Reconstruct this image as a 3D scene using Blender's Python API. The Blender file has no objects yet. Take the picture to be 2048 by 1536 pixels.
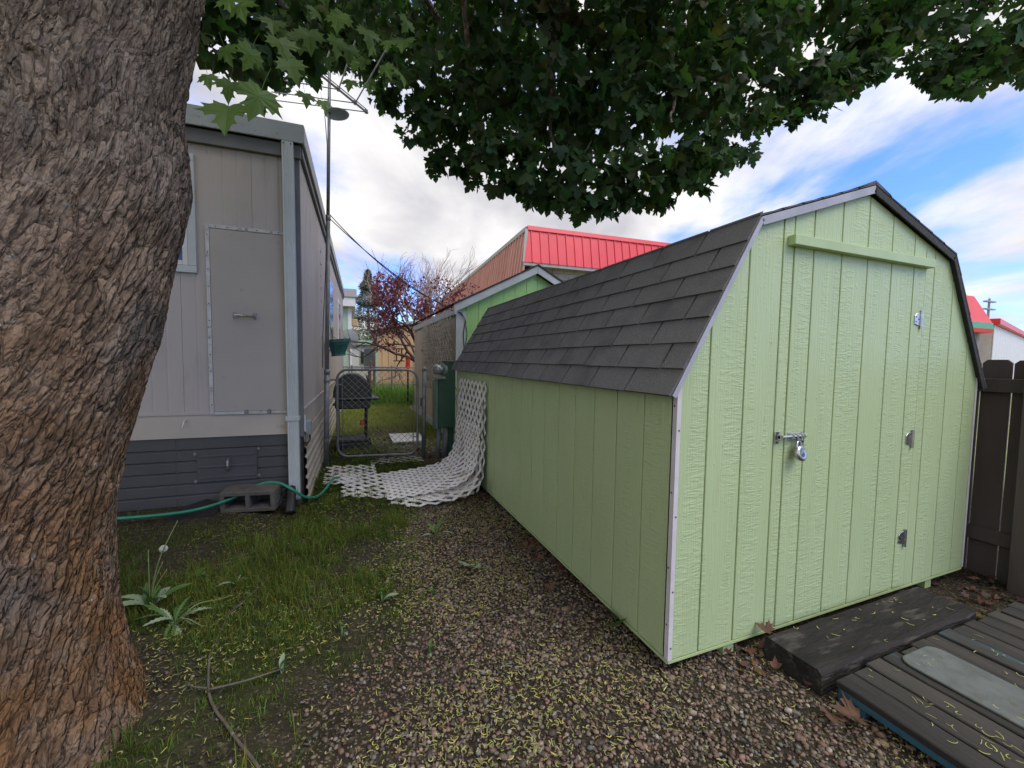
import bpy, math, random
import numpy as np
from mathutils import Matrix, Vector
random.seed(7)
RNG = np.random.default_rng(7)
S = bpy.context.scene
# ---------------------------------------------------------------- camera
cam_d = bpy.data.cameras.new('camera'); cam = bpy.data.objects.new('camera', cam_d)
S.collection.objects.link(cam)
CAM = np.array([-1.2432, -1.3081, 1.3292])
_y, _p, _r = 0.3774, -0.0589, 0.0148
_fw = np.array([math.sin(_y)*math.cos(_p), math.cos(_y)*math.cos(_p), math.sin(_p)])
_rt = np.array([math.cos(_y), -math.sin(_y), 0.0]); _up = np.cross(_rt, _fw)
_R = math.cos(_r)*_rt + math.sin(_r)*_up; _U = -math.sin(_r)*_rt + math.cos(_r)*_up
cam.matrix_world = Matrix(((_R[0], _U[0], -_fw[0], CAM[0]), (_R[1], _U[1], -_fw[1], CAM[1]), (_R[2], _U[2], -_fw[2], CAM[2]), (0, 0, 0, 1)))
cam_d.sensor_width = 36.0; cam_d.lens = 827.6/2048*36.0
cam_d.clip_start = 0.02; cam_d.clip_end = 2000
S.camera = cam
# ---------------------------------------------------------------- light and exposure
SUN_EL, SUN_AZ = math.radians(54), math.radians(146)     # azimuth from +Y towards +X
S.view_settings.view_transform = 'Standard'; S.view_settings.look = 'None'
S.view_settings.exposure = 1.92; S.view_settings.gamma = 1.0; S.view_settings.use_curve_mapping = False
sun_d = bpy.data.lights.new('sun', 'SUN'); sun_d.energy = 0.6; sun_d.angle = math.radians(35); sun_d.color = (1.0, 0.95, 0.87)
sun = bpy.data.objects.new('sun', sun_d); S.collection.objects.link(sun)
_sd = Vector((math.sin(SUN_AZ)*math.cos(SUN_EL), math.cos(SUN_AZ)*math.cos(SUN_EL), math.sin(SUN_EL)))
sun.rotation_euler = _sd.to_track_quat('Z', 'Y').to_euler(); sun.location = (5, 8, 20)
world = bpy.data.worlds.new('World'); S.world = world; world.use_nodes = True
def build_world():
    nt = world.node_tree; N, L = nt.nodes, nt.links
    N.clear()
    out = N.new('ShaderNodeOutputWorld'); bg = N.new('ShaderNodeBackground')
    sky = N.new('ShaderNodeTexSky'); sky.sky_type = 'NISHITA'; sky.sun_disc = False
    sky.sun_elevation = SUN_EL; sky.sun_rotation = SUN_AZ; sky.air_density = 1.0; sky.dust_density = 0.3; sky.ozone_density = 3.0
    tc = N.new('ShaderNodeTexCoord'); sep = N.new('ShaderNodeSeparateXYZ'); L.new(tc.outputs['Generated'], sep.inputs[0])
    def math_(op, a, b=None, c=None):
        m = N.new('ShaderNodeMath'); m.operation = op
        for i, v in enumerate((a, b, c)):
            if v is None: continue
            if isinstance(v, (int, float)): m.inputs[i].default_value = v
            else: L.new(v, m.inputs[i])
        return m.outputs[0]
    zc = math_('ADD', math_('MAXIMUM', sep.outputs[2], 0.0), 0.16)
    u = math_('DIVIDE', sep.outputs[0], zc); v = math_('DIVIDE', sep.outputs[1], zc)
    cmb = N.new('ShaderNodeCombineXYZ'); L.new(u, cmb.inputs[0]); L.new(v, cmb.inputs[1])
    mp = N.new('ShaderNodeMapping'); mp.vector_type = 'TEXTURE'; L.new(cmb.outputs[0], mp.inputs[0])
    mp.inputs['Rotation'].default_value = (0, 0, math.radians(CLOUD_ROT)); mp.inputs['Scale'].default_value = (1.75, 1.2, 1); mp.inputs['Location'].default_value = CLOUD_LOC
    n1 = N.new('ShaderNodeTexNoise'); n1.inputs['Scale'].default_value = 1.0; n1.inputs['Detail'].default_value = 9; n1.inputs['Roughness'].default_value = 0.56; n1.inputs['Distortion'].default_value = 0.45
    L.new(mp.outputs[0], n1.inputs['Vector'])
    # the sky clears towards the east (+X), as over a passing cloud bank
    cov = math_('ADD', n1.outputs['Fac'], math_('MULTIPLY', sep.outputs[0], CLOUD_CLEAR))
    rp = N.new('ShaderNodeMapRange'); rp.interpolation_type = 'SMOOTHSTEP'; L.new(cov, rp.inputs[0])
    rp.inputs[1].default_value = 0.34; rp.inputs[2].default_value = 0.53
    n2 = N.new('ShaderNodeTexNoise'); n2.inputs['Scale'].default_value = 2.3; n2.inputs['Detail'].default_value = 7; n2.inputs['Distortion'].default_value = 0.3
    L.new(mp.outputs[0], n2.inputs['Vector'])
    cr = N.new('ShaderNodeValToRGB'); L.new(n2.outputs['Fac'], cr.inputs[0])
    cr.color_ramp.elements[0].position = 0.33; cr.color_ramp.elements[0].color = (CLOUD_LO*0.98, CLOUD_LO*0.97, CLOUD_LO*1.05, 1)
    cr.color_ramp.elements[1].position = 0.66; cr.color_ramp.elements[1].color = (CLOUD_HI*1.02, CLOUD_HI, CLOUD_HI*0.98, 1)
    gm = N.new('ShaderNodeMix'); gm.data_type = 'RGBA'; gm.blend_type = 'MULTIPLY'; gm.inputs[0].default_value = 1.0
    L.new(sky.outputs[0], gm.inputs[6]); gm.inputs[7].default_value = (0.37, 0.50, 0.92, 1)
    mx = N.new('ShaderNodeMix'); mx.data_type = 'RGBA'; L.new(rp.outputs[0], mx.inputs[0]); L.new(gm.outputs[2], mx.inputs[6]); L.new(cr.outputs[0], mx.inputs[7])
    L.new(mx.outputs[2], bg.inputs[0]); bg.inputs[1].default_value = 0.10
    L.new(bg.outputs[0], out.inputs[0])
CLOUD_ROT, CLOUD_LOC, CLOUD_CLEAR, CLOUD_LO, CLOUD_HI = 64.0, (6.2, 16.37, 0.0), -0.075, 1.75, 2.95
build_world()
S.render.engine = 'CYCLES'
S.cycles.max_bounces = 5; S.cycles.diffuse_bounces = 3; S.cycles.glossy_bounces = 2; S.cycles.transmission_bounces = 3; S.cycles.transparent_max_bounces = 4
S.cycles.caustics_reflective = False; S.cycles.caustics_refractive = False
# ---------------------------------------------------------------- helpers
COL = S.collection
WL = {}
def wloc(o): return WL.get(o.name, np.zeros(3)) if o is not None else np.zeros(3)
def thing(name, label, cat, loc=(0, 0, 0), group=None, rotz=0.0):
    o = bpy.data.objects.new(name, None); COL.objects.link(o); o.location = loc; o.empty_display_size = 0.1
    o.rotation_euler = (0, 0, rotz)
    o['label'] = label; o['category'] = cat
    if group: o['group'] = group
    WL[o.name] = np.array(loc, float) if rotz == 0 else np.zeros(3)   # rotated things take local coordinates
    return o
def tag(o, label=None, cat=None, group=None, kind=None):
    if label: o['label'] = label
    if cat: o['category'] = cat
    if group: o['group'] = group
    if kind: o['kind'] = kind
    return o
def npmesh(name, V, F, smooth=False, cols=None):
    V = np.asarray(V, np.float32)
    me = bpy.data.meshes.new(name)
    if isinstance(F, np.ndarray):
        n, k = F.shape
        me.vertices.add(len(V)); me.vertices.foreach_set('co', V.ravel())
        me.loops.add(n*k); me.loops.foreach_set('vertex_index', F.astype(np.int32).ravel())
        me.polygons.add(n); me.polygons.foreach_set('loop_start', np.arange(0, n*k, k, dtype=np.int32))
        me.update(calc_edges=True); me.validate()
    else:
        me.from_pydata(V.tolist(), [], F)
    if smooth: me.polygons.foreach_set('use_smooth', np.ones(len(me.polygons), dtype=bool))
    if cols is not None:
        at = me.color_attributes.new('col', 'FLOAT_COLOR', 'POINT')
        c4 = np.ones((len(V), 4), np.float32); c4[:, :3] = cols; at.data.foreach_set('color', c4.ravel())
    me.update()
    return me
def link(name, me, mat=None, parent=None):
    if mat is not None and len(me.materials) == 0: me.materials.append(mat)
    o = bpy.data.objects.new(name, me); COL.objects.link(o)
    if parent is not None: o.parent = parent
    return o
def obj(name, V, F, mat, parent=None, smooth=False, cols=None):
    off = wloc(parent)
    o = link(name, npmesh(name, np.asarray(V, float) - off, F, smooth, cols), mat, parent)
    WL[o.name] = off
    return o
class MB:
    def __init__(s): s.V = []; s.F = []
    def add(s, V, F):
        n = len(s.V); s.V += [tuple(v) for v in V]; s.F += [tuple(i+n for i in f) for f in F]; return s
    def box(s, x0, x1, y0, y1, z0, z1, c=0.0):
        if c <= 0:
            return s.add([(x0,y0,z0),(x1,y0,z0),(x1,y1,z0),(x0,y1,z0),(x0,y0,z1),(x1,y0,z1),(x1,y1,z1),(x0,y1,z1)],
                     [(0,3,2,1),(4,5,6,7),(0,1,5,4),(1,2,6,5),(2,3,7,6),(3,0,4,7)])
        V = []; F = []
        idx = {}
        X, Y, Z = (x0, x1), (y0, y1), (z0, z1); sg = (1, -1)
        for i in (0, 1):
            for j in (0, 1):
                for k in (0, 1):
                    idx[i,j,k,0] = len(V); V.append((X[i], Y[j]+sg[j]*c, Z[k]+sg[k]*c))
                    idx[i,j,k,1] = len(V); V.append((X[i]+sg[i]*c, Y[j], Z[k]+sg[k]*c))
                    idx[i,j,k,2] = len(V); V.append((X[i]+sg[i]*c, Y[j]+sg[j]*c, Z[k]))
        q = [(0,0),(1,0),(1,1),(0,1)]
        for i in (0, 1): f = [idx[i,a,b,0] for a, b in q]; F.append(tuple(f if i else f[::-1]))
        for j in (0, 1): f = [idx[a,j,b,1] for a, b in q]; F.append(tuple(f[::-1] if j else f))
        for k in (0, 1): f = [idx[a,b,k,2] for a, b in q]; F.append(tuple(f if k else f[::-1]))
        for j in (0, 1):
            for k in (0, 1): F.append((idx[0,j,k,1], idx[1,j,k,1], idx[1,j,k,2], idx[0,j,k,2]))
        for i in (0, 1):
            for k in (0, 1): F.append((idx[i,0,k,0], idx[i,1,k,0], idx[i,1,k,2], idx[i,0,k,2]))
        for i in (0, 1):
            for j in (0, 1): F.append((idx[i,j,0,0], idx[i,j,1,0], idx[i,j,1,1], idx[i,j,0,1]))
        for i in (0, 1):
            for j in (0, 1):
                for k in (0, 1): F.append((idx[i,j,k,0], idx[i,j,k,1], idx[i,j,k,2]))
        return s.add(V, F)
    def tube(s, pts, r, n=8, cap=True, closed=False):
        V, F = tube(pts, r, n, cap, closed); return s.add(V, F)
    def slab(s, poly, mp, d0, d1, c=0.0):
        V, F = slab(poly, mp, d0, d1, c); return s.add(V, F)
    def cyl(s, p0, p1, r, n=12, r1=None):
        return s.tube([p0, p1], [r, r if r1 is None else r1], n)
    def build(s, name, mat, parent=None, smooth=False):
        return obj(name, s.V, s.F, mat, parent, smooth)
def tube(pts, r, n=8, cap=True, closed=False):
    P = np.asarray(pts, float); m = len(P)
    rr = np.full(m, r, float) if np.isscalar(r) else np.asarray(r, float)
    if closed: T = np.roll(P, -1, 0) - np.roll(P, 1, 0)
    else: T = np.gradient(P, axis=0)
    T /= np.linalg.norm(T, axis=1)[:, None] + 1e-12
    a = np.array([0, 0, 1.0]) if abs(T[0][2]) < 0.9 else np.array([1.0, 0, 0])
    u = np.cross(T[0], a); u /= np.linalg.norm(u)
    V = []
    for i in range(m):
        u = u - T[i]*(u @ T[i]); u /= np.linalg.norm(u); w = np.cross(T[i], u)
        for k in range(n):
            t = 2*math.pi*k/n; V.append(P[i] + rr[i]*(math.cos(t)*u + math.sin(t)*w))
    F = []
    for i in range(m if closed else m-1):
        j = (i+1) % m
        for k in range(n):
            k2 = (k+1) % n; F.append((i*n+k, i*n+k2, j*n+k2, j*n+k))
    if cap and not closed:
        F.append(tuple(range(n-1, -1, -1))); F.append(tuple((m-1)*n+k for k in range(n)))
    return V, F
def inset(poly, c):
    P = np.asarray(poly, float); n = len(P); out = []
    A = 0.5*np.sum(P[:, 0]*np.roll(P[:, 1], -1) - np.roll(P[:, 0], -1)*P[:, 1]); sg = 1 if A > 0 else -1
    for i in range(n):
        p0, p1, p2 = P[i-1], P[i], P[(i+1) % n]
        e1 = (p1-p0)/np.linalg.norm(p1-p0); e2 = (p2-p1)/np.linalg.norm(p2-p1)
        n1 = sg*np.array([-e1[1], e1[0]]); n2 = sg*np.array([-e2[1], e2[0]])
        b = n1+n2; b /= max(1e-6, 1+n1 @ n2); out.append(p1 + c*b)
    return out
def slab(poly, mp, d0, d1, c=0.0):
    """a flat convex piece: outline poly in (h, z), from depth d0 out to d1, front edge chamfered by c"""
    n = len(poly); V = [mp(h, z, d0) for h, z in poly]
    if c > 0:
        V += [mp(h, z, d1-c) for h, z in poly] + [mp(h, z, d1) for h, z in inset(poly, c)]; L = 3
    else: V += [mp(h, z, d1) for h, z in poly]; L = 2
    F = [tuple(range(n))[::-1]]
    for l in range(L-1):
        for i in range(n):
            j = (i+1) % n; F.append((l*n+i, l*n+j, (l+1)*n+j, (l+1)*n+i))
    F.append(tuple((L-1)*n+i for i in range(n)))
    return V, F
def clip(poly, a, b, c):
    """keep the part of a convex polygon where a*x + b*y <= c"""
    out = []
    for i in range(len(poly)):
        p, q = poly[i], poly[(i+1) % len(poly)]
        dp, dq = a*p[0]+b*p[1]-c, a*q[0]+b*q[1]-c
        if dp <= 0: out.append(p)
        if dp*dq < 0:
            t = dp/(dp-dq); out.append((p[0]+t*(q[0]-p[0]), p[1]+t*(q[1]-p[1])))
    return out
def _hash(ix, iy, iz, seed):
    h = (ix.astype(np.int64)*374761393 + iy.astype(np.int64)*668265263 + iz.astype(np.int64)*2147483647 + seed*974711) & 0xFFFFFFFF
    h = ((h ^ (h >> 13))*1274126177) & 0xFFFFFFFF
    h = ((h ^ (h >> 16))*2246822519) & 0xFFFFFFFF
    return ((h ^ (h >> 15)) & 0xFFFFFF)/float(0xFFFFFF)
def vnoise(x, y, z=None, seed=0):
    x = np.asarray(x, float); y = np.asarray(y, float); z = np.zeros_like(x) if z is None else z
    ix, iy, iz = np.floor(x), np.floor(y), np.floor(z); fx, fy, fz = x-ix, y-iy, z-iz
    fx, fy, fz = [t*t*(3-2*t) for t in (fx, fy, fz)]
    r = 0
    for i in (0, 1):
        for j in (0, 1):
            for k in (0, 1):
                r = r + _hash(ix+i, iy+j, iz+k, seed)*(fx if i else 1-fx)*(fy if j else 1-fy)*(fz if k else 1-fz)
    return r
def fbm(x, y, z=None, seed=0, oct=4):
    r = 0; a = 0.5; s = 1.0
    for o in range(oct):
        r = r + a*vnoise(np.asarray(x)*s, np.asarray(y)*s, None if z is None else np.asarray(z)*s, seed+o*17); a *= 0.5; s *= 2.03
    return r/(1-0.5**oct)
def cellf(u, v, seed=0, jit=0.9):
    iu, iv = np.floor(u), np.floor(v); f1 = np.full(u.shape, 9.0); f2 = np.full(u.shape, 9.0); idv = np.zeros(u.shape)
    for a in (-1, 0, 1):
        for b in (-1, 0, 1):
            cx, cy = iu+a, iv+b; zz = np.zeros_like(cx)
            px = cx+0.5+jit*(_hash(cx, cy, zz, seed)-0.5); py = cy+0.5+jit*(_hash(cx, cy, zz, seed+5)-0.5)
            d = np.hypot(u-px, v-py); nw = d < f1
            f2 = np.where(nw, f1, np.minimum(f2, d)); idv = np.where(nw, _hash(cx, cy, zz, seed+9), idv); f1 = np.where(nw, d, f1)
    return f1, f2, idv
# ---------------------------------------------------------------- materials (all procedural)
def M(name, c1, c2=None, scale=6.0, rough=0.6, bump=0.0, bscale=60.0, metal=0.0, spec=0.5, stretch=(1, 1, 1), detail=6.0, rnd=0.0,
      lo=0.35, hi=0.65, attr=False, transl=0.0, c3=None, c3s=30.0, c3lo=0.62, c3hi=0.7, rvar=0.0, bdist=0.004):
    m = bpy.data.materials.new(name); m.use_nodes = True
    nt = m.node_tree; N, L = nt.nodes, nt.links; b = N['Principled BSDF']; out = N['Material Output']
    b.inputs['Roughness'].default_value = rough; b.inputs['Metallic'].default_value = metal; b.inputs['Specular IOR Level'].default_value = spec
    geo = N.new('ShaderNodeNewGeometry'); mp = N.new('ShaderNodeMapping'); L.new(geo.outputs['Position'], mp.inputs[0]); mp.inputs['Scale'].default_value = stretch
    def noise(s, d=detail, dist=0.0):
        n = N.new('ShaderNodeTexNoise'); n.inputs['Scale'].default_value = s; n.inputs['Detail'].default_value = d; n.inputs['Distortion'].default_value = dist
        L.new(mp.outputs[0], n.inputs['Vector']); return n
    def mrange(sock, a, c):
        r = N.new('ShaderNodeMapRange'); r.inputs[1].default_value = a; r.inputs[2].default_value = c; L.new(sock, r.inputs[0]); return r.outputs[0]
    def mix(f, a, c, mode='MIX'):
        x = N.new('ShaderNodeMix'); x.data_type = 'RGBA'; x.blend_type = mode
        for s, v in ((0, f), (6, a), (7, c)):
            if isinstance(v, (int, float)): x.inputs[s].default_value = v
            elif isinstance(v, tuple): x.inputs[s].default_value = (*v, 1) if len(v) == 3 else v
            else: L.new(v, x.inputs[s])
        return x.outputs[2]
    n1 = noise(scale)
    col = mix(mrange(n1.outputs['Fac'], lo, hi), c1, c2 if c2 is not None else c1)
    if c3 is not None: col = mix(mrange(noise(c3s, 3).outputs['Fac'], c3lo, c3hi), col, c3)
    if attr:
        a = N.new('ShaderNodeAttribute'); a.attribute_name = 'col'; col = mix(1.0, col, a.outputs['Color'], 'MULTIPLY')
    if rnd:
        oi = N.new('ShaderNodeObjectInfo'); hs = N.new('ShaderNodeHueSaturation'); L.new(col, hs.inputs['Color'])
        L.new(mrange_out(N, L, oi.outputs['Random'], 1-rnd, 1+rnd), hs.inputs['Value']); col = hs.outputs[0]
    L.new(col, b.inputs['Base Color'])
    if rvar: L.new(mrange_out(N, L, noise(scale*2.3).outputs['Fac'], rough-rvar, rough+rvar), b.inputs['Roughness'])
    if bump:
        bn = N.new('ShaderNodeBump'); bn.inputs['Strength'].default_value = bump; bn.inputs['Distance'].default_value = bdist
        L.new(noise(bscale, 8).outputs['Fac'], bn.inputs['Height']); L.new(bn.outputs[0], b.inputs['Normal'])
    if transl:
        t = N.new('ShaderNodeBsdfTranslucent'); L.new(mix(1.0, col, (1.0, 1.25, 0.55), 'MULTIPLY'), t.inputs['Color'])
        ms = N.new('ShaderNodeMixShader'); ms.inputs[0].default_value = transl; L.new(b.outputs[0], ms.inputs[1]); L.new(t.outputs[0], ms.inputs[2]); L.new(ms.outputs[0], out.inputs[0])
    return m
def mrange_out(N, L, sock, a, c):
    r = N.new('ShaderNodeMapRange'); r.inputs[3].default_value = a; r.inputs[4].default_value = c; L.new(sock, r.inputs[0]); return r.outputs[0]
def siding_mat(name, c1, c2, bump=0.55, rough=0.42):
    """embossed plywood siding: vertical grain, cross ripples in patches, painted"""
    m = bpy.data.materials.new(name); m.use_nodes = True
    nt = m.node_tree; N, L = nt.nodes, nt.links; b = N['Principled BSDF']
    geo = N.new('ShaderNodeNewGeometry'); sep = N.new('ShaderNodeSeparateXYZ'); L.new(geo.outputs['Position'], sep.inputs[0])
    ad = N.new('ShaderNodeMath'); ad.operation = 'ADD'; L.new(sep.outputs[0], ad.inputs[0]); L.new(sep.outputs[1], ad.inputs[1])
    oi = N.new('ShaderNodeObjectInfo')
    cmb = N.new('ShaderNodeCombineXYZ'); L.new(ad.outputs[0], cmb.inputs[0]); L.new(sep.outputs[2], cmb.inputs[1])
    rm = N.new('ShaderNodeMath'); rm.operation = 'MULTIPLY'; L.new(oi.outputs['Random'], rm.inputs[0]); rm.inputs[1].default_value = 40; L.new(rm.outputs[0], cmb.inputs[2])
    def noise(sx, sy, d=5, dist=0.0, rough_=0.5):
        mp = N.new('ShaderNodeMapping'); mp.inputs['Scale'].default_value = (sx, sy, 1); L.new(cmb.outputs[0], mp.inputs[0])
        n = N.new('ShaderNodeTexNoise'); n.inputs['Scale'].default_value = 1; n.inputs['Detail'].default_value = d; n.inputs['Distortion'].default_value = dist; n.inputs['Roughness'].default_value = rough_
        L.new(mp.outputs[0], n.inputs['Vector']); return n.outputs['Fac']
    def mm(op, a, c):
        x = N.new('ShaderNodeMath'); x.operation = op
        for i, v in enumerate((a, c)):
            if isinstance(v, (int, float)): x.inputs[i].default_value = v
            else: L.new(v, x.inputs[i])
        return x.outputs[0]
    def mr(s, a, c):
        r = N.new('ShaderNodeMapRange'); r.interpolation_type = 'SMOOTHSTEP'; r.inputs[1].default_value = a; r.inputs[2].default_value = c; L.new(s, r.inputs[0]); return r.outputs[0]
    grain = mm('MULTIPLY', mr(noise(95, 3.0, 3, 1.2), 0.36, 0.62), 0.7)
    rip = mm('MULTIPLY', mr(noise(14, 62, 2, 1.0), 0.42, 0.66), mr(noise(14, 0.9, 2, 0.5), 0.40, 0.53))
    drip = mm('MULTIPLY', mr(noise(40, 26, 2), 0.66, 0.75), 0.8)
    h = mm('ADD', mm('ADD', grain, mm('MULTIPLY', rip, 1.1)), drip)
    bn = N.new('ShaderNodeBump'); bn.inputs['Strength'].default_value = bump; bn.inputs['Distance'].default_value = 0.0035; L.new(h, bn.inputs['Height']); L.new(bn.outputs[0], b.inputs['Normal'])
    mx = N.new('ShaderNodeMix'); mx.data_type = 'RGBA'; L.new(mr(noise(5, 1.6, 6), 0.3, 0.7), mx.inputs[0]); mx.inputs[6].default_value = (*c1, 1); mx.inputs[7].default_value = (*c2, 1)
    d2 = N.new('ShaderNodeMix'); d2.data_type = 'RGBA'; L.new(mm('MULTIPLY', mr(noise(30, 7, 5), 0.62, 0.74), 0.22), d2.inputs[0]); L.new(mx.outputs[2], d2.inputs[6]); d2.inputs[7].default_value = (c1[0]*0.6, c1[1]*0.55, c1[2]*0.55, 1)
    L.new(d2.outputs[2], b.inputs['Base Color'])
    L.new(mrange_out(N, L, noise(30, 20, 4), rough-0.10, rough+0.12), b.inputs['Roughness'])
    return m
MT = {}
MT['shed_green'] = siding_mat('pale_green_siding_paint', (0.455, 0.555, 0.298), (0.425, 0.525, 0.276), 0.34)
MT['green2'] = siding_mat('fresh_green_siding_paint', (0.33, 0.56, 0.20), (0.29, 0.51, 0.17), 0.35)
MT['trim_green'] = M('green_trim_paint', (0.44, 0.55, 0.28), (0.40, 0.50, 0.24), 9, 0.45, 0.25, 70, stretch=(1, 1, 0.4))
MT['white_trim'] = M('lilac_white_trim_paint', (0.66, 0.62, 0.63), (0.58, 0.54, 0.54), 8, 0.5, 0.15, 80, c3=(0.3, 0.22, 0.18), c3s=18, c3lo=0.66, c3hi=0.8)
MT['rake'] = M('grey_rake_trim_paint', (0.42, 0.42, 0.46), (0.34, 0.34, 0.38), 7, 0.5, 0.2, 60)
MT['shingle'] = M('charcoal_shingle_granules', (0.084, 0.083, 0.082), (0.178, 0.175, 0.171), 230, 0.95, 0.9, 420, rnd=0.07, detail=2, lo=0.3, hi=0.7, c3=(0.085, 0.085, 0.088), c3s=5, c3lo=0.5, c3hi=0.75, bdist=0.002, spec=0.25)
MT['roof_dark'] = M('dark_felt_and_trim_shade', (0.03, 0.03, 0.033), (0.05, 0.05, 0.05), 40, 0.9, 0.5, 80)
MT['screw'] = M('small_dark_screw', (0.08, 0.07, 0.07), rough=0.5)
MT['steel'] = M('bright_zinc_steel', (0.62, 0.62, 0.63), (0.48, 0.48, 0.50), 40, 0.28, metal=1.0, rvar=0.1)
MT['dark_steel'] = M('dull_grey_steel', (0.20, 0.21, 0.23), (0.13, 0.13, 0.15), 30, 0.4, metal=0.8)
MT['galv'] = M('galvanised_pipe', (0.30, 0.31, 0.32), (0.22, 0.23, 0.24), 12, 0.5, metal=0.45, rvar=0.12, c3=(0.20, 0.17, 0.14), c3s=9, c3lo=0.64, c3hi=0.75)
MT['wire'] = M('galvanised_wire', (0.33, 0.34, 0.34), (0.24, 0.24, 0.24), 20, 0.5, metal=0.6)
MT['tie'] = M('weathered_dark_timber', (0.020, 0.019, 0.0175), (0.038, 0.034, 0.030), 14, 0.9, 1.0, 70, stretch=(0.22, 1, 1), c3=(0.075, 0.068, 0.058), c3s=26, c3lo=0.55, c3hi=0.68, bdist=0.012, spec=0.2)
MT['deck'] = M('worn_grey_deck_paint', (0.036, 0.034, 0.031), (0.066, 0.058, 0.050), 10, 0.85, 1.0, 95, stretch=(1, 0.16, 1), c3=(0.045, 0.085, 0.105), c3s=9, c3lo=0.62, c3hi=0.70, rnd=0.22, bdist=0.006, spec=0.25)
MT['deck_blue'] = M('worn_blue_paint', (0.02, 0.085, 0.13), (0.03, 0.11, 0.155), 10, 0.7, 0.4, 50, c3=(0.06, 0.06, 0.055), c3s=16, c3lo=0.58, c3hi=0.66)
MT['mat'] = M('grey_rubber_mat', (0.135, 0.145, 0.138), (0.10, 0.11, 0.104), 16, 0.85, 0.4, 120, c3=(0.10, 0.10, 0.075), c3s=24, c3lo=0.6, c3hi=0.7)
MT['fence'] = M('dark_brown_fence_stain', (0.065, 0.052, 0.048), (0.095, 0.076, 0.068), 9, 0.8, 0.5, 70, stretch=(1, 1, 0.15), rnd=0.12)
MT['siding'] = M('taupe_mobile_home_siding', (0.48, 0.43, 0.39), (0.44, 0.395, 0.36), 3, 0.5, 0.05, 60, stretch=(1, 1, 0.3), c3=(0.38, 0.335, 0.295), c3s=6, c3lo=0.62, c3hi=0.8)
MT['panel'] = M('taupe_access_panel', (0.43, 0.39, 0.35), (0.40, 0.365, 0.33), 3, 0.55, 0.05, 60, c3=(0.31, 0.27, 0.235), c3s=12, c3lo=0.68, c3hi=0.8)
MT['side_siding'] = M('pinkish_beige_side_siding', (0.50, 0.455, 0.43), (0.44, 0.40, 0.38), 3, 0.5, 0.05, 60, c3=(0.33, 0.28, 0.24), c3s=7, c3lo=0.6, c3hi=0.8, stretch=(1, 1, 0.3))
MT['band'] = M('beige_band', (0.52, 0.455, 0.38), (0.47, 0.41, 0.345), 4, 0.55, 0.05, 50, c3=(0.24, 0.19, 0.15), c3s=9, c3lo=0.66, c3hi=0.8)
MT['skirt'] = M('slate_skirting_metal', (0.084, 0.083, 0.082), (0.066, 0.066, 0.066), 3, 0.5, 0.05, 50, c3=(0.09, 0.075, 0.06), c3s=6, c3lo=0.66, c3hi=0.85)
MT['skirt_light'] = M('cream_skirting_metal', (0.48, 0.43, 0.375), (0.42, 0.37, 0.32), 4, 0.5, 0.05, 50, c3=(0.26, 0.20, 0.15), c3s=7, c3lo=0.6, c3hi=0.8)
MT['fascia'] = M('grey_metal_fascia', (0.36, 0.385, 0.385), (0.31, 0.335, 0.335), 5, 0.45, 0.05, 40, c3=(0.16, 0.18, 0.13), c3s=12, c3lo=0.62, c3hi=0.75)
MT['fascia_dark'] = M('grey_soffit_and_eave_shade', (0.17, 0.175, 0.175), (0.15, 0.15, 0.15), 6, 0.5)
MT['downspout'] = M('pale_grey_green_downspout', (0.54, 0.575, 0.565), (0.48, 0.515, 0.505), 5, 0.4, 0.04, 40, c3=(0.28, 0.28, 0.22), c3s=11, c3lo=0.66, c3hi=0.8)
MT['strip'] = M('worn_aluminium_strip', (0.62, 0.62, 0.60), (0.5, 0.49, 0.47), 18, 0.4, metal=0.35, c3=(0.25, 0.2, 0.17), c3s=22, c3lo=0.64, c3hi=0.74)
MT['white'] = M('white_paint', (0.72, 0.72, 0.71), (0.64, 0.64, 0.63), 5, 0.5)
MT['glass'] = M('dark_window_glass', (0.03, 0.035, 0.04), rough=0.08, spec=0.8)
MT['hose'] = M('green_hose_rubber', (0.018, 0.20, 0.115), (0.025, 0.25, 0.15), 12, 0.35, c3=(0.08, 0.12, 0.07), c3s=25, c3lo=0.66, c3hi=0.75)
MT['block'] = M('dirty_concrete_block', (0.12, 0.108, 0.09), (0.08, 0.072, 0.06), 9, 0.95, 0.8, 120, c3=(0.06, 0.055, 0.045), c3s=10, c3lo=0.6, c3hi=0.7)
MT['black'] = M('black_plastic', (0.012, 0.012, 0.013), (0.022, 0.022, 0.023), 12, 0.4)
MT['grill'] = M('black_enamel', (0.014, 0.014, 0.016), (0.03, 0.03, 0.032), 16, 0.35, spec=0.6)
MT['grill_shelf'] = M('dusty_black_shelf', (0.06, 0.058, 0.055), (0.10, 0.095, 0.088), 14, 0.8)
MT['orange'] = M('orange_plastic', (0.75, 0.10, 0.025), rough=0.4)
MT['box_green'] = M('dark_green_enamel_box', (0.045, 0.115, 0.080), (0.036, 0.095, 0.066), 7, 0.45, 0.06, 50, c3=(0.015, 0.045, 0.03), c3s=22, c3lo=0.7, c3hi=0.76)
MT['box_side'] = M('pale_green_enamel', (0.16, 0.24, 0.195), (0.13, 0.20, 0.16), 7, 0.5)  # side cover is a paler green than the box
MT['conduit'] = M('grey_conduit', (0.21, 0.22, 0.23), (0.16, 0.165, 0.17), 10, 0.5)
MT['meter'] = M('meter_glass', (0.42, 0.44, 0.46), (0.32, 0.33, 0.35), 12, 0.12, metal=0.5)
MT['lattice'] = M('weathered_white_lattice', (0.84, 0.82, 0.78), (0.76, 0.73, 0.68), 9, 0.6, 0.1, 60, c3=(0.42, 0.38, 0.28), c3s=8, c3lo=0.58, c3hi=0.72)
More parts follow.
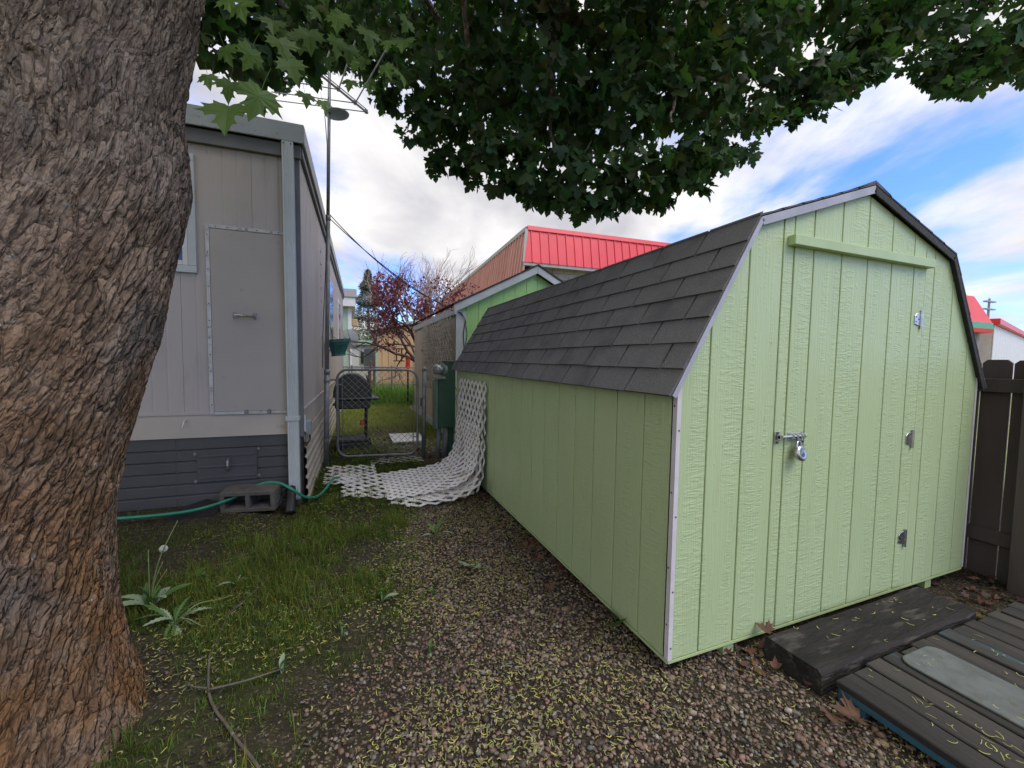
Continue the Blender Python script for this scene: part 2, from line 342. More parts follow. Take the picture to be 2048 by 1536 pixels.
MT['lattice_old'] = M('stained_old_lattice', (0.50, 0.46, 0.40), (0.40, 0.37, 0.30), 9, 0.7, 0.1, 60, c3=(0.22, 0.20, 0.13), c3s=5, c3lo=0.56, c3hi=0.7)
MT['b2white'] = M('dull_white_fascia', (0.50, 0.53, 0.54), (0.44, 0.46, 0.47), 5, 0.5)
MT['b2side'] = M('beige_outbuilding_siding', (0.52, 0.44, 0.37), (0.46, 0.39, 0.32), 5, 0.6, 0.1, 40, stretch=(1, 1, 0.2))
MT['red'] = M('bright_red_metal', (0.78, 0.050, 0.055), (0.72, 0.043, 0.048), 2, 0.38, rnd=0.03)
MT['red_faded'] = M('faded_brick_red_metal', (0.70, 0.41, 0.33), (0.63, 0.36, 0.285), 2, 0.5, rnd=0.05)
MT['cmu'] = M('painted_block_wall', (0.44, 0.40, 0.36), (0.36, 0.325, 0.29), 4, 0.8, 0.3, 50, rnd=0.08, c3=(0.26, 0.22, 0.19), c3s=3, c3lo=0.58, c3hi=0.75)
MT['soffit'] = M('pale_soffit', (0.40, 0.39, 0.37), (0.36, 0.35, 0.33), 4, 0.6)
MT['tan'] = M('tan_board_siding', (0.60, 0.39, 0.215), (0.53, 0.34, 0.185), 6, 0.6, 0.2, 40, stretch=(1, 1, 0.2), rnd=0.06)
MT['mint'] = M('mint_green_house_siding', (0.36, 0.50, 0.385), (0.33, 0.46, 0.35), 4, 0.55)
MT['stripe'] = M('green_stripe_paint', (0.08, 0.34, 0.17), rough=0.45)
MT['pot'] = M('dark_teal_plastic', (0.035, 0.15, 0.13), (0.03, 0.125, 0.11), 9, 0.45)
MT['cable'] = M('black_cable', (0.02, 0.02, 0.022), rough=0.5)
MT['alu'] = M('aged_antenna_aluminium', (0.40, 0.39, 0.40), (0.30, 0.28, 0.29), 20, 0.45, metal=0.6)
MT['brownpost'] = M('rusty_brown_post', (0.16, 0.075, 0.05), (0.11, 0.055, 0.04), 10, 0.8)
MT['greybox'] = M('grey_utility_enamel', (0.30, 0.33, 0.33), (0.27, 0.30, 0.30), 8, 0.5)
MT['redplastic'] = M('red_feeder_plastic', (0.65, 0.06, 0.07), rough=0.3)
MT['bark'] = None
MT['leaf'] = M('maple_leaf', (0.044, 0.082, 0.034), (0.058, 0.105, 0.040), 9, 0.62, 0, attr=True, transl=0.38, spec=0.2)
MT['leaf_young_lit'] = M('young_maple_leaf_lit', (0.115, 0.185, 0.045), (0.14, 0.215, 0.055), 14, 0.45, 0, attr=True, transl=0.5, spec=0.35)  # pale young leaf; light shining through is also put into the colour
MT['grass'] = M('grass_blade', (0.085, 0.120, 0.020), (0.120, 0.155, 0.027), 3, 0.6, attr=True, transl=0.3, spec=0.25)
MT['weed'] = M('broad_weed_leaf', (0.07, 0.15, 0.035), (0.10, 0.19, 0.045), 20, 0.5, transl=0.25, spec=0.4, rnd=0.15)
MT['weed_pale'] = M('pale_leaf_underside', (0.30, 0.37, 0.25), (0.25, 0.33, 0.19), 20, 0.6, transl=0.2)
MT['stem'] = M('pale_green_stem', (0.17, 0.22, 0.075), (0.14, 0.19, 0.06), 20, 0.5)
MT['seedhead'] = M('dandelion_seed_fluff', (0.75, 0.74, 0.70), rough=0.9, transl=0.3)
MT['stick'] = M('grey_brown_twig', (0.13, 0.105, 0.08), (0.085, 0.068, 0.05), 20, 0.85, 0.5, 90, c3=(0.2, 0.18, 0.15), c3s=30)
MT['catkin'] = M('fallen_maple_flower', (0.41, 0.40, 0.105), (0.29, 0.275, 0.085), 30, 0.7, attr=True)
MT['pebble'] = M('river_pebble', (0.95, 0.95, 0.95), (0.7, 0.68, 0.66), 90, 0.65, 0.25, 200, attr=True, spec=0.4)
MT['dryleaf'] = M('dry_brown_leaf', (0.135, 0.068, 0.036), (0.09, 0.045, 0.026), 30, 0.75, attr=True, transl=0.1)
MT['redleaf'] = M('purple_maple_leaf', (0.13, 0.04, 0.065), (0.18, 0.06, 0.085), 4, 0.5, attr=True, transl=0.35)
MT['needle'] = M('spruce_needles', (0.15, 0.19, 0.14), (0.19, 0.23, 0.165), 2, 0.7, attr=True)  # needle colour lightened to stand in for distance haze
MT['bareb'] = M('pale_bare_branch', (0.38, 0.30, 0.25), (0.31, 0.24, 0.20), 5, 0.8)
MT['jmbark'] = M('purple_grey_bark', (0.14, 0.09, 0.085), (0.10, 0.065, 0.06), 12, 0.8)
def bark_mat():
    m = bpy.data.materials.new('maple_bark'); m.use_nodes = True
    nt = m.node_tree; N, L = nt.nodes, nt.links; b = N['Principled BSDF']; b.inputs['Roughness'].default_value = 0.9; b.inputs['Specular IOR Level'].default_value = 0.2
    geo = N.new('ShaderNodeNewGeometry'); sep = N.new('ShaderNodeSeparateXYZ'); L.new(geo.outputs['Position'], sep.inputs[0])
    def noise(s, d=6, st=(1, 1, 1)):
        mp = N.new('ShaderNodeMapping'); mp.inputs['Scale'].default_value = st; L.new(geo.outputs['Position'], mp.inputs[0])
        n = N.new('ShaderNodeTexNoise'); n.inputs['Scale'].default_value = s; n.inputs['Detail'].default_value = d; L.new(mp.outputs[0], n.inputs['Vector']); return n.outputs['Fac']
    def mr(s, a, c, lo=0, hi=1):
        r = N.new('ShaderNodeMapRange'); r.inputs[1].default_value = a; r.inputs[2].default_value = c; r.inputs[3].default_value = lo; r.inputs[4].default_value = hi; L.new(s, r.inputs[0]); return r.outputs[0]
    def mix(f, a, c):
        x = N.new('ShaderNodeMix'); x.data_type = 'RGBA'
        for s, v in ((0, f), (6, a), (7, c)):
            if isinstance(v, tuple): x.inputs[s].default_value = (*v, 1)
            else: L.new(v, x.inputs[s])
        return x.outputs[2]
    def mul(a, c):
        x = N.new('ShaderNodeMath'); x.operation = 'MULTIPLY'; L.new(a, x.inputs[0]); L.new(c, x.inputs[1]); return x.outputs[0]
    base = mix(mr(noise(5), 0.35, 0.65), (0.185, 0.138, 0.100), (0.25, 0.198, 0.150))
    base = mix(mr(noise(38, 5, (1, 1, 0.35)), 0.45, 0.7), base, (0.115, 0.085, 0.064))
    # ochre algae: on the sheltered lower stem
    f_or = mul(mr(noise(4.2, 8), 0.30, 0.56), mr(sep.outputs[2], 2.1, 0.5))
    base = mix(f_or, base, (0.175, 0.092, 0.040))
    base = mix(mr(noise(23, 4), 0.68, 0.73, 0, 0.8), base, (0.30, 0.28, 0.25))       # pale lichen spots
    base = mix(mr(noise(2.6, 6), 0.60, 0.68, 0, 0.6), base, (0.085, 0.082, 0.075))   # grey patches
    def warp(st):
        nz = N.new('ShaderNodeTexNoise'); nz.inputs['Scale'].default_value = 9; nz.inputs['Detail'].default_value = 4; L.new(geo.outputs['Position'], nz.inputs['Vector'])
        sc = N.new('ShaderNodeVectorMath'); sc.operation = 'MULTIPLY_ADD'; L.new(nz.outputs['Color'], sc.inputs[0]); sc.inputs[1].default_value = (0.045, 0.045, 0.09)
        sh = N.new('ShaderNodeVectorMath'); sh.operation = 'MULTIPLY_ADD'; zz = N.new('ShaderNodeCombineXYZ'); [L.new(sep.outputs[2], zz.inputs[q]) for q in range(3)]
        L.new(zz.outputs[0], sh.inputs[0]); sh.inputs[1].default_value = (-0.24, -0.14, 0.0); L.new(geo.outputs['Position'], sh.inputs[2]); L.new(sh.outputs[0], sc.inputs[2])
        mp = N.new('ShaderNodeMapping'); mp.inputs['Scale'].default_value = st; L.new(sc.outputs[0], mp.inputs[0]); return mp.outputs[0]
    def vor(st, feat):
        v = N.new('ShaderNodeTexVoronoi'); v.feature = feat; v.inputs['Scale'].default_value = 1.0; L.new(warp(st), v.inputs['Vector']); return v
    cells = vor((34, 34, 8), 'F1')      # each plate its own shade
    sepc = N.new('ShaderNodeSeparateColor'); L.new(cells.outputs['Color'], sepc.inputs[0])
    hs = N.new('ShaderNodeHueSaturation'); L.new(base, hs.inputs['Color']); L.new(mr(sepc.outputs[0], 0, 1, 0.72, 1.25), hs.inputs['Value'])
    L.new(hs.outputs[0], b.inputs['Base Color'])
    e1 = mr(vor((34, 34, 8), 'DISTANCE_TO_EDGE').outputs[0], 0.0, 0.16); e2 = mr(vor((60, 60, 24), 'DISTANCE_TO_EDGE').outputs[0], 0.0, 0.2)
    def add(a, c, k):
        x = N.new('ShaderNodeMath'); x.operation = 'MULTIPLY_ADD'; L.new(c, x.inputs[0]); x.inputs[1].default_value = k; L.new(a, x.inputs[2]); return x.outputs[0]
    h = add(add(e1, e2, 0.35), noise(50, 10), 0.55)
    bn = N.new('ShaderNodeBump'); bn.inputs['Strength'].default_value = 1.0; bn.inputs['Distance'].default_value = 0.010; L.new(h, bn.inputs['Height']); L.new(bn.outputs[0], b.inputs['Normal'])
    return m
MT['bark'] = bark_mat()
def ground_mat():
    m = bpy.data.materials.new('yard_ground'); m.use_nodes = True
    nt = m.node_tree; N, L = nt.nodes, nt.links; b = N['Principled BSDF']; b.inputs['Roughness'].default_value = 0.95; b.inputs['Specular IOR Level'].default_value = 0.15
    geo = N.new('ShaderNodeNewGeometry')
    def noise(s, d=6):
        n = N.new('ShaderNodeTexNoise'); n.inputs['Scale'].default_value = s; n.inputs['Detail'].default_value = d; L.new(geo.outputs['Position'], n.inputs['Vector']); return n.outputs['Fac']
    def mr(s, a, c):
        r = N.new('ShaderNodeMapRange'); r.inputs[1].default_value = a; r.inputs[2].default_value = c; L.new(s, r.inputs[0]); return r.outputs[0]
    def mix(f, a, c):
        x = N.new('ShaderNodeMix'); x.data_type = 'RGBA'
        for s, v in ((0, f), (6, a), (7, c)):
            if isinstance(v, tuple): x.inputs[s].default_value = (*v, 1)
            else: L.new(v, x.inputs[s])
        return x.outputs[2]
    at = N.new('ShaderNodeAttribute'); at.attribute_name = 'col'
    sp = N.new('ShaderNodeSeparateColor'); L.new(at.outputs['Color'], sp.inputs[0])   # R grass share, G far lawn, B litter
    soil = mix(mr(noise(7), 0.35, 0.65), (0.022, 0.017, 0.012), (0.045, 0.034, 0.025))
    soil = mix(mr(noise(55, 3), 0.55, 0.68), soil, (0.095, 0.075, 0.056))
    soil = mix(mr(noise(90, 2), 0.62, 0.68), soil, (0.17, 0.165, 0.055))
    moss = mix(mr(noise(30), 0.35, 0.65), (0.020, 0.027, 0.008), (0.042, 0.054, 0.014))
    lawn = mix(mr(noise(1.6, 8), 0.35, 0.65), (0.17, 0.21, 0.06), (0.32, 0.29, 0.16))  # lawn colour raised to stand in for sunlight past the gate
    c = mix(sp.outputs[0], soil, moss); c = mix(sp.outputs[1], c, lawn)
    lit = mix(mr(noise(26, 4), 0.40, 0.6), (0.105, 0.065, 0.042), (0.30, 0.245, 0.19))
    c = mix(sp.outputs[2], c, lit)
    L.new(c, b.inputs['Base Color'])
    bn = N.new('ShaderNodeBump'); bn.inputs['Strength'].default_value = 0.9; bn.inputs['Distance'].default_value = 0.012; L.new(noise(45, 8), bn.inputs['Height']); L.new(bn.outputs[0], b.inputs['Normal'])
    return m
MT['ground'] = ground_mat()
BL_VIS= [(-1.78, 1.17, 2.97, 0.2), (-1.55, 1.18, 3.01, 0.22), (-1.43, 4.86, 5.72, 0.55), (-1.61, 0.97, 2.71, 0.12), (-0.94, 4.67, 5.66, 0.55), (-1.77, 0.93, 2.68, 0.1), (-1.48, 1.15, 2.86, 0.1), (-1.25, 4.77, 5.36, 0.3), (-0.78, 2.09, 3.4, 0.22), (-0.57, 1.99, 3.17, 0.2), (-0.35, 1.89, 2.98, 0.22), (-0.14, 1.69, 2.84, 0.26), (0.14, 1.57, 2.73, 0.26), (0.4, 1.36, 2.63, 0.26), (0.74, 1.23, 2.68, 0.25), (1.02, 1.12, 2.78, 0.22), (1.33, 1.12, 3.01, 0.2), (0.22, 1.69, 3.34, 0.42), (0.76, 1.47, 3.35, 0.42), (1.3, 1.27, 3.47, 0.34), (-0.25, 1.99, 3.51, 0.36), (-0.61, 4.29, 5.25, 0.44), (1.94, 1.12, 3.51, 0.24), (2.27, 1.0, 3.63, 0.22), (2.63, 0.98, 3.89, 0.22), (1.76, 1.22, 3.94, 0.36), (2.81, 0.94, 4.24, 0.28), (3.24, 0.63, 3.89, 0.22), (3.25, 0.51, 3.69, 0.17), (3.5, 0.42, 3.79, 0.22), (3.75, 0.32, 3.9, 0.25), (3.38, 0.71, 4.33, 0.3), (-0.1, 1.96, 3.99, 0.45), (0.65, 1.67, 4.0, 0.45), (1.2, 1.45, 4.05, 0.45), (2.34, 1.24, 4.4, 0.38), (-0.22, 3.71, 5.36, 0.6), (4.22, 0.39, 4.43, 0.35), (-0.95, 4.64, 5.3, 0.34), (1.57, 1.03, 3.17, 0.13), (1.93, 1.01, 3.31, 0.12), (-2.05, 4.96, 4.98, 0.09146983301163825), (-2.03, 4.94, 4.85, 0.13677077546004024), (-1.63, 4.78, 4.89, 0.09657424314450591), (-1.47, 4.73, 5.08, 0.1409613095236337), (-0.95, 4.53, 5.09, 0.1116505441428055), (-1.0, 4.54, 4.95, 0.10085079912394777), (-1.01, 2.21, 3.34, 0.05797474880662255), (-0.98, 2.07, 3.28, 0.052185777466774684), (-0.63, 2.23, 3.15, 0.07278637562169199), (-0.81, 1.88, 2.97, 0.06339209287468967), (-0.55, 2.19, 2.94, 0.07264667200878246), (-0.58, 2.06, 2.87, 0.09504899578703309), (-0.32, 2.12, 2.88, 0.06805919205821259), (-0.3, 1.93, 2.75, 0.06000336714710296), (-0.08, 2.01, 2.75, 0.07997720853211401), (-0.03, 1.83, 2.71, 0.07182338348564335), (0.2, 1.97, 2.66, 0.05844030835571956), (0.23, 1.78, 2.67, 0.0764883636422369), (0.19, 1.27, 2.4, 0.08144989161294161), (0.6, 1.75, 2.62, 0.09637710535232531), (0.52, 1.24, 2.43, 0.08604419039507546), (0.7, 1.74, 2.61, 0.05767649600604258), (0.64, 1.19, 2.48, 0.09049655334765139), (0.69, 1.3, 2.55, 0.06560744381433599), (0.93, 1.31, 2.55, 0.06981115988460347), (1.02, 1.26, 2.55, 0.052422586100840496), (0.99, 0.97, 2.6, 0.07076662308984669), (1.21, 1.11, 2.63, 0.05982844136853599), (1.15, 0.91, 2.71, 0.08793398904651392), (1.22, 0.99, 2.79, 0.09944113528741515), (1.34, 0.85, 2.8, 0.07646829461584935), (1.61, 1.18, 2.97, 0.08749172851580868), (1.87, 1.23, 3.28, 0.0928825033531034), (1.75, 1.26, 3.31, 0.08028895280987637), (1.41, 0.79, 3.04, 0.09510517841664848), (1.84, 1.11, 3.29, 0.07341958080831135), (1.66, 0.79, 3.05, 0.050730122361045044), (2.1, 1.03, 3.36, 0.06525232569040289), (2.11, 0.87, 3.36, 0.06957666517507431), (1.84, 0.68, 3.13, 0.06980584324574973), (2.11, 0.67, 3.34, 0.0890230979763456), (1.92, 0.67, 3.25, 0.0608508692179049), (2.51, 0.75, 3.53, 0.06709532077061366), (2.33, 0.65, 3.49, 0.09912726108451601), (2.37, 0.64, 3.58, 0.09054444631299648), (2.63, 0.76, 3.72, 0.05990779818616754), (3.13, 0.68, 3.61, 0.0768688662577025), (3.02, 0.67, 3.64, 0.09169027578698065), (2.79, 0.39, 3.32, 0.07292013695781385), (3.25, 0.67, 3.6, 0.050571817711439294), (2.79, 0.3, 3.26, 0.08019125016392338), (3.43, 0.53, 3.58, 0.06805276394597767), (3.38, 0.27, 3.45, 0.05288242060209904), (3.87, 0.48, 3.78, 0.09395550220282523), (2.1, 0.95, 3.48, 0.16), (2.35, 0.86, 3.6, 0.16), (2.65, 0.87, 3.86, 0.16), (2.91, 0.65, 3.73, 0.14), (2.87, 0.79, 4.08, 0.2)]
BL_BACK= [(-0.11, 3.19, 4.55, 0.45), (0.54, 2.8, 4.13, 0.5), (1.15, 2.43, 3.87, 0.45), (1.89, 2.27, 4.25, 0.45), (3.1, 2.05, 5.06, 0.42), (4.24, 1.75, 5.6, 0.4), (-1.2, 2.98, 4.6, 0.42), (0.36, 3.27, 5.43, 0.65), (1.91, 2.65, 5.34, 0.65), (5.01, 1.45, 5.84, 0.45)]
BL_TOP= [(-4.01, 2.32, 4.1, 0.6), (1.17, 0.25, 4.66, 0.58), (-1.49, 1.8, 5.5, 0.49), (-3.13, 1.91, 4.74, 0.63), (-0.95, 0.69, 5.43, 0.52), (0.2, 0.32, 4.3, 0.49), (0.89, 1.24, 4.97, 0.41), (1.08, 1.98, 5.17, 0.47), (-2.21, 1.07, 5.53, 0.51), (-2.09, 0.88, 5.14, 0.43), (-0.71, 0.54, 4.41, 0.42), (-0.23, 1.93, 4.89, 0.42), (-0.57, 1.18, 4.4, 0.48), (-0.63, 2.13, 4.68, 0.42), (-3.13, -0.25, 4.12, 0.52), (-3.81, 2.6, 4.37, 0.53), (-1.39, 1.22, 4.97, 0.45), (-2.76, 0.8, 4.2, 0.63), (-2.75, 1.81, 5.36, 0.49), (-0.87, 1.92, 4.71, 0.52), (0.58, 1.1, 4.72, 0.59), (-3.08, 1.97, 5.2, 0.65), (-0.27, 0.97, 4.75, 0.6), (-2.24, 0.75, 4.35, 0.59), (-0.48, -0.19, 4.7, 0.4), (0.62, 0.83, 4.14, 0.43), (-1.22, 2.62, 5.14, 0.58), (0.53, 0.47, 5.38, 0.53), (0.51, 0.47, 4.32, 0.43), (0.41, 0.8, 4.34, 0.6), (-0.68, 0.33, 4.89, 0.48), (0.61, 0.58, 5.42, 0.48), (0.97, -0.42, 4.11, 0.51), (-3.04, 1.0, 5.04, 0.59), (-2.51, 3.03, 5.02, 0.55), (-1.25, 2.9, 5.42, 0.6), (-3.03, -0.25, 4.35, 0.62), (1.47, 1.48, 5.07, 0.63), (-2.76, 2.27, 4.96, 0.54), (-2.93, 0.19, 4.25, 0.51), (-0.43, -0.18, 4.77, 0.51), (-1.1, 2.13, 5.46, 0.48), (-1.33, 0.02, 3.31, 0.63), (-2.91, -0.26, 3.23, 0.62), (-2.2, 0.95, 4.06, 0.63), (1.24, -0.31, 4.6, 0.45)]
# ================================================================ the ground
def sstep(a, b, x):
    t = np.clip((np.asarray(x, float)-a)/(b-a), 0, 1); return t*t*(3-2*t)
def bound_x(y): return np.interp(y, [-2, 0, 0.3, 0.7, 1.3, 2.0, 2.5, 4], [-1.55, -1.38, -1.28, -1.03, -0.88, -0.72, -0.58, -0.2])
def gheight(x, y):
    x = np.asarray(x, float); y = np.asarray(y, float)
    near = np.exp(-((x+0.5)**2+(y-2)**2)/400.0)
    h = (fbm(x*1.1, y*1.1, seed=3, oct=4)-0.5)*0.05*near
    h = h + 0.085*sstep(-1.72, -2.15, x)*np.exp(-((y-2.85)/0.55)**2)            # earth banked at the mobile home's end
    h = h*sstep(-0.25, -0.6, x - 0.0*y) + h*0.25*(1-sstep(-0.25, -0.6, x))      # level under the shed
    r = np.hypot(x+2.41, y-0.46); h = h + 0.10*np.exp(-(r/0.62)**2)             # mound round the maple
    h = h - 0.02*sstep(1.4, 2.6, x)*sstep(0.4, -0.4, y)
    return h
def grass_share(x, y):
    x = np.asarray(x, float); y = np.asarray(y, float)
    jit = (fbm(x*2.2, y*2.2, seed=11)-0.5)*0.75
    g = sstep(0.16, -0.22, x - bound_x(y) + jit*0.9)
    patch = sstep(0.40, 0.60, fbm(x*2.6+7, y*2.6, seed=21, oct=4)+0.055)
    g = g*(0.25+0.75*patch)
    r = np.hypot(x+2.41, y-0.46); g = g*sstep(0.50, 0.72, r)
    for tx, ty, tr in ((-1.72, 0.62, 0.10), (-1.88, 0.28, 0.16), (-1.60, 0.42, 0.12), (-1.45, 0.72, 0.15), (-1.66, 1.0, 0.13), (-1.25, 1.25, 0.16), (-2.05, 0.12, 0.12)):
        g = np.maximum(g, 0.95*np.exp(-((x-tx)**2+(y-ty)**2)/tr**2))
    g = g*(1-0.92*np.exp(-((y-2.62)/0.36)**2)*sstep(-1.5, -1.9, x))
    return g
def litter_share(x, y):
    a = np.exp(-((np.asarray(x)+0.42)/0.5)**2-((np.asarray(y)-5.3)/0.95)**2)
    return np.clip(a*1.1*sstep(0.3, 0.6, fbm(np.asarray(x)*3, np.asarray(y)*3, seed=5)+0.15), 0, 1)
def build_ground():
    t = np.linspace(-1, 1, 340); ax = np.sinh(t*7.2)/np.sinh(7.2)*600
    X, Y = np.meshgrid(ax-0.6, ax+1.6, indexing='ij'); x, y = X.ravel(), Y.ravel()
    z = gheight(x, y)
    n = len(t); i, j = np.meshgrid(np.arange(n-1), np.arange(n-1), indexing='ij'); a = (i*n+j).ravel()
    F = np.stack([a, a+n, a+n+1, a+1], 1)
    far = np.clip(sstep(6.2, 8.0, y) + sstep(-4, -7, x) + sstep(4.5, 7, x) + sstep(-3, -6, y), 0, 1)
    c = np.stack([grass_share(x, y)*(1-far), far, litter_share(x, y)], 1)
    o = obj('ground', np.stack([x, y, z], 1), F, MT['ground'], None, True, c)
    tag(o, 'bare soil, moss and gravel ground of the narrow yard', kind='structure')
build_ground()
def scatter(n, x0, x1, y0, y1, dens):
    """points kept with probability dens(x, y)"""
    x = RNG.uniform(x0, x1, n); y = RNG.uniform(y0, y1, n); k = RNG.random(n) < dens(x, y); return x[k], y[k]
def rotz(V, a):
    c, s = np.cos(a), np.sin(a); return np.stack([V[..., 0]*c - V[..., 1]*s, V[..., 0]*s + V[..., 1]*c, V[..., 2]], -1)
def in_shed(x, y): return (x > 0.32) & (y > 0.0)
def blocked(x, y): return ((x > 0.48) & (x < 1.75) & (y > -0.32) & (y < -0.04)) | ((x > 0.62) & (y < -0.30) & (x < 2.2))
def gravel():
    g = (1+5**0.5)/2
    T = np.array([(-1,g,0),(1,g,0),(-1,-g,0),(1,-g,0),(0,-1,g),(0,1,g),(0,-1,-g),(0,1,-g),(g,0,-1),(g,0,1),(-g,0,-1),(-g,0,1)], float)/math.sqrt(1+g*g)
    TF = np.array([(0,11,5),(0,5,1),(0,1,7),(0,7,10),(0,10,11),(1,5,9),(5,11,4),(11,10,2),(10,7,6),(7,1,8),(3,9,4),(3,4,2),(3,2,6),(3,6,8),(3,8,9),(4,9,5),(2,4,11),(6,2,10),(8,6,7),(9,8,1)])
    def dens(x, y):
        d = sstep(-0.25, 0.12, x-bound_x(y)+(fbm(x*2.2, y*2.2, seed=11)-0.5)*0.5)
        return np.where(in_shed(x, y) | blocked(x, y), 0, np.clip(d, 0.02, 1)*(0.55+0.45*sstep(0.35, 0.6, fbm(x*4, y*4, seed=13))))*sstep(3.0, 2.4, y)
    x, y = scatter(62000, -1.95, 0.9, -0.9, 2.9, dens)
    n = len(x); s = 0.0038+0.0072*RNG.random(n)**1.8; s = np.where(RNG.random(n) < 0.02, RNG.uniform(0.011, 0.017, n), s)
    sc = np.stack([s*(0.9+0.5*RNG.random(n)), s*(0.7+0.3*RNG.random(n)), s*(0.45+0.3*RNG.random(n))], 1)
    V = T[None]*(1+0.18*(RNG.random((n, 12, 1))-0.5))*sc[:, None, :]
    t = RNG.normal(0, 0.35, n)
    V = np.stack([V[..., 0], V[..., 1]*np.cos(t)[:, None]-V[..., 2]*np.sin(t)[:, None], V[..., 1]*np.sin(t)[:, None]+V[..., 2]*np.cos(t)[:, None]], -1)
    V = rotz(V, RNG.uniform(0, 6.28, n)[:, None])
    V += np.stack([x, y, gheight(x, y)+s*(0.12+0.55*RNG.random(n))], 1)[:, None, :]
    pal = np.array([(0.16,0.105,0.082),(0.20,0.145,0.118),(0.125,0.102,0.090),(0.22,0.18,0.145),(0.105,0.082,0.068),(0.17,0.14,0.10),(0.29,0.265,0.245),(0.155,0.16,0.155),(0.20,0.125,0.105)])
    c = pal[RNG.choice(len(pal), n, p=[.17,.16,.14,.11,.14,.1,.065,.055,.06])]*RNG.uniform(0.55, 1.6, (n, 1))*np.array([1.05, 1.0, 0.87])
    F = (TF[None]+12*np.arange(n)[:, None, None]).reshape(-1, 3)
    o = obj('gravel', V.reshape(-1, 3), F, MT['pebble'], None, True, np.repeat(c, 12, 0))
    tag(o, 'rounded brown and grey river gravel beside the pale green shed', 'gravel', kind='stuff')
gravel()
def ribbons(name, x, y, z, length, width, curl, mat, cols, flat=0.3, nseg=5, label='', cat=''):
    n = len(x); s = np.linspace(-0.5, 0.5, nseg+1)[None, :]
    k = curl[:, None]; ang = k*s
    px = np.where(np.abs(k) > 1e-3, np.sin(ang)/np.where(np.abs(k) > 1e-3, k, 1), s)*length[:, None]
    py = np.where(np.abs(k) > 1e-3, (1-np.cos(ang))/np.where(np.abs(k) > 1e-3, k, 1), 0)*length[:, None]
    pz = flat*length[:, None]*np.abs(s)**2*RNG.uniform(0, 2, (n, 1))
    w = width[:, None]*(1-1.4*s**2)
    nx, ny = -np.sin(ang), np.cos(ang)
    A = np.stack([px+nx*w, py+ny*w, pz], -1); B = np.stack([px-nx*w, py-ny*w, pz+0.3*w], -1)
    V = np.stack([A, B], 2).reshape(n, 2*(nseg+1), 3)
    V = rotz(V, RNG.uniform(0, 6.28, n)[:, None]) + np.stack([x, y, z], 1)[:, None, :]
    f = np.array([(2*i, 2*i+1, 2*i+3, 2*i+2) for i in range(nseg)])
    F = (f[None]+2*(nseg+1)*np.arange(n)[:, None, None]).reshape(-1, 4)
    o = obj(name, V.reshape(-1, 3), F, mat, None, True, np.repeat(cols, 2*(nseg+1), 0))
    tag(o, label, cat, kind='stuff'); return o
def catkins():
    def dens(x, y):
        p = 0.15+0.85*sstep(0.40, 0.62, fbm(x*2.1+3, y*2.1, seed=31))
        edge = sstep(-0.35, 0.2, x-bound_x(y)); p = p*(0.6+0.4*edge)
        p = p*(1-0.75*np.exp(-((x-0.25)/0.22)**2-((y+0.05)/0.35)**2))
        return np.where(in_shed(x, y) | blocked(x, y), 0, p)*sstep(2.9, 2.2, y)
    x, y = scatter(30000, -2.3, 1.0, -0.9, 2.8, dens); n = len(x)
    c = np.array([(1.0, 1.0, 1.0)])*RNG.uniform(0.55, 1.35, (n, 1)); c[:, 0] *= RNG.uniform(0.8, 1.2, n)
    ribbons('fallen_flowers', x, y, gheight(x, y)+RNG.uniform(0.010, 0.020, n), RNG.uniform(0.010, 0.030, n), RNG.uniform(0.0009, 0.0020, n), RNG.normal(0, 2.4, n), MT['catkin'], c, 0.25, 5,
            'yellow-green curled maple flowers strewn over the gravel and soil', 'fallen flowers')
catkins()
def debris():
    def dens(x, y): return np.where(in_shed(x, y) | blocked(x, y), 0, 0.35+0.65*sstep(0.4, 0.6, fbm(x*3, y*3, seed=81)))
    x, y = scatter(14000, -3.0, 0.9, -0.6, 3.2, dens); n = len(x)
    pal = np.array([(0.20, 0.15, 0.45), (0.11, 0.10, 0.30), (0.33, 0.30, 1.0), (0.07, 0.065, 0.25)]); c = pal[RNG.integers(0, 4, n)]*RNG.uniform(0.6, 1.4, (n, 1))
    ribbons('ground_debris', x, y, gheight(x, y)+RNG.uniform(0.002, 0.012, n), RNG.uniform(0.008, 0.026, n), RNG.uniform(0.0008, 0.0035, n), RNG.normal(0, 1.2, n), MT['catkin'], c, 0.35, 3, 'bits of brown bark and dead leaf strewn over the yard soil', 'debris')
debris()
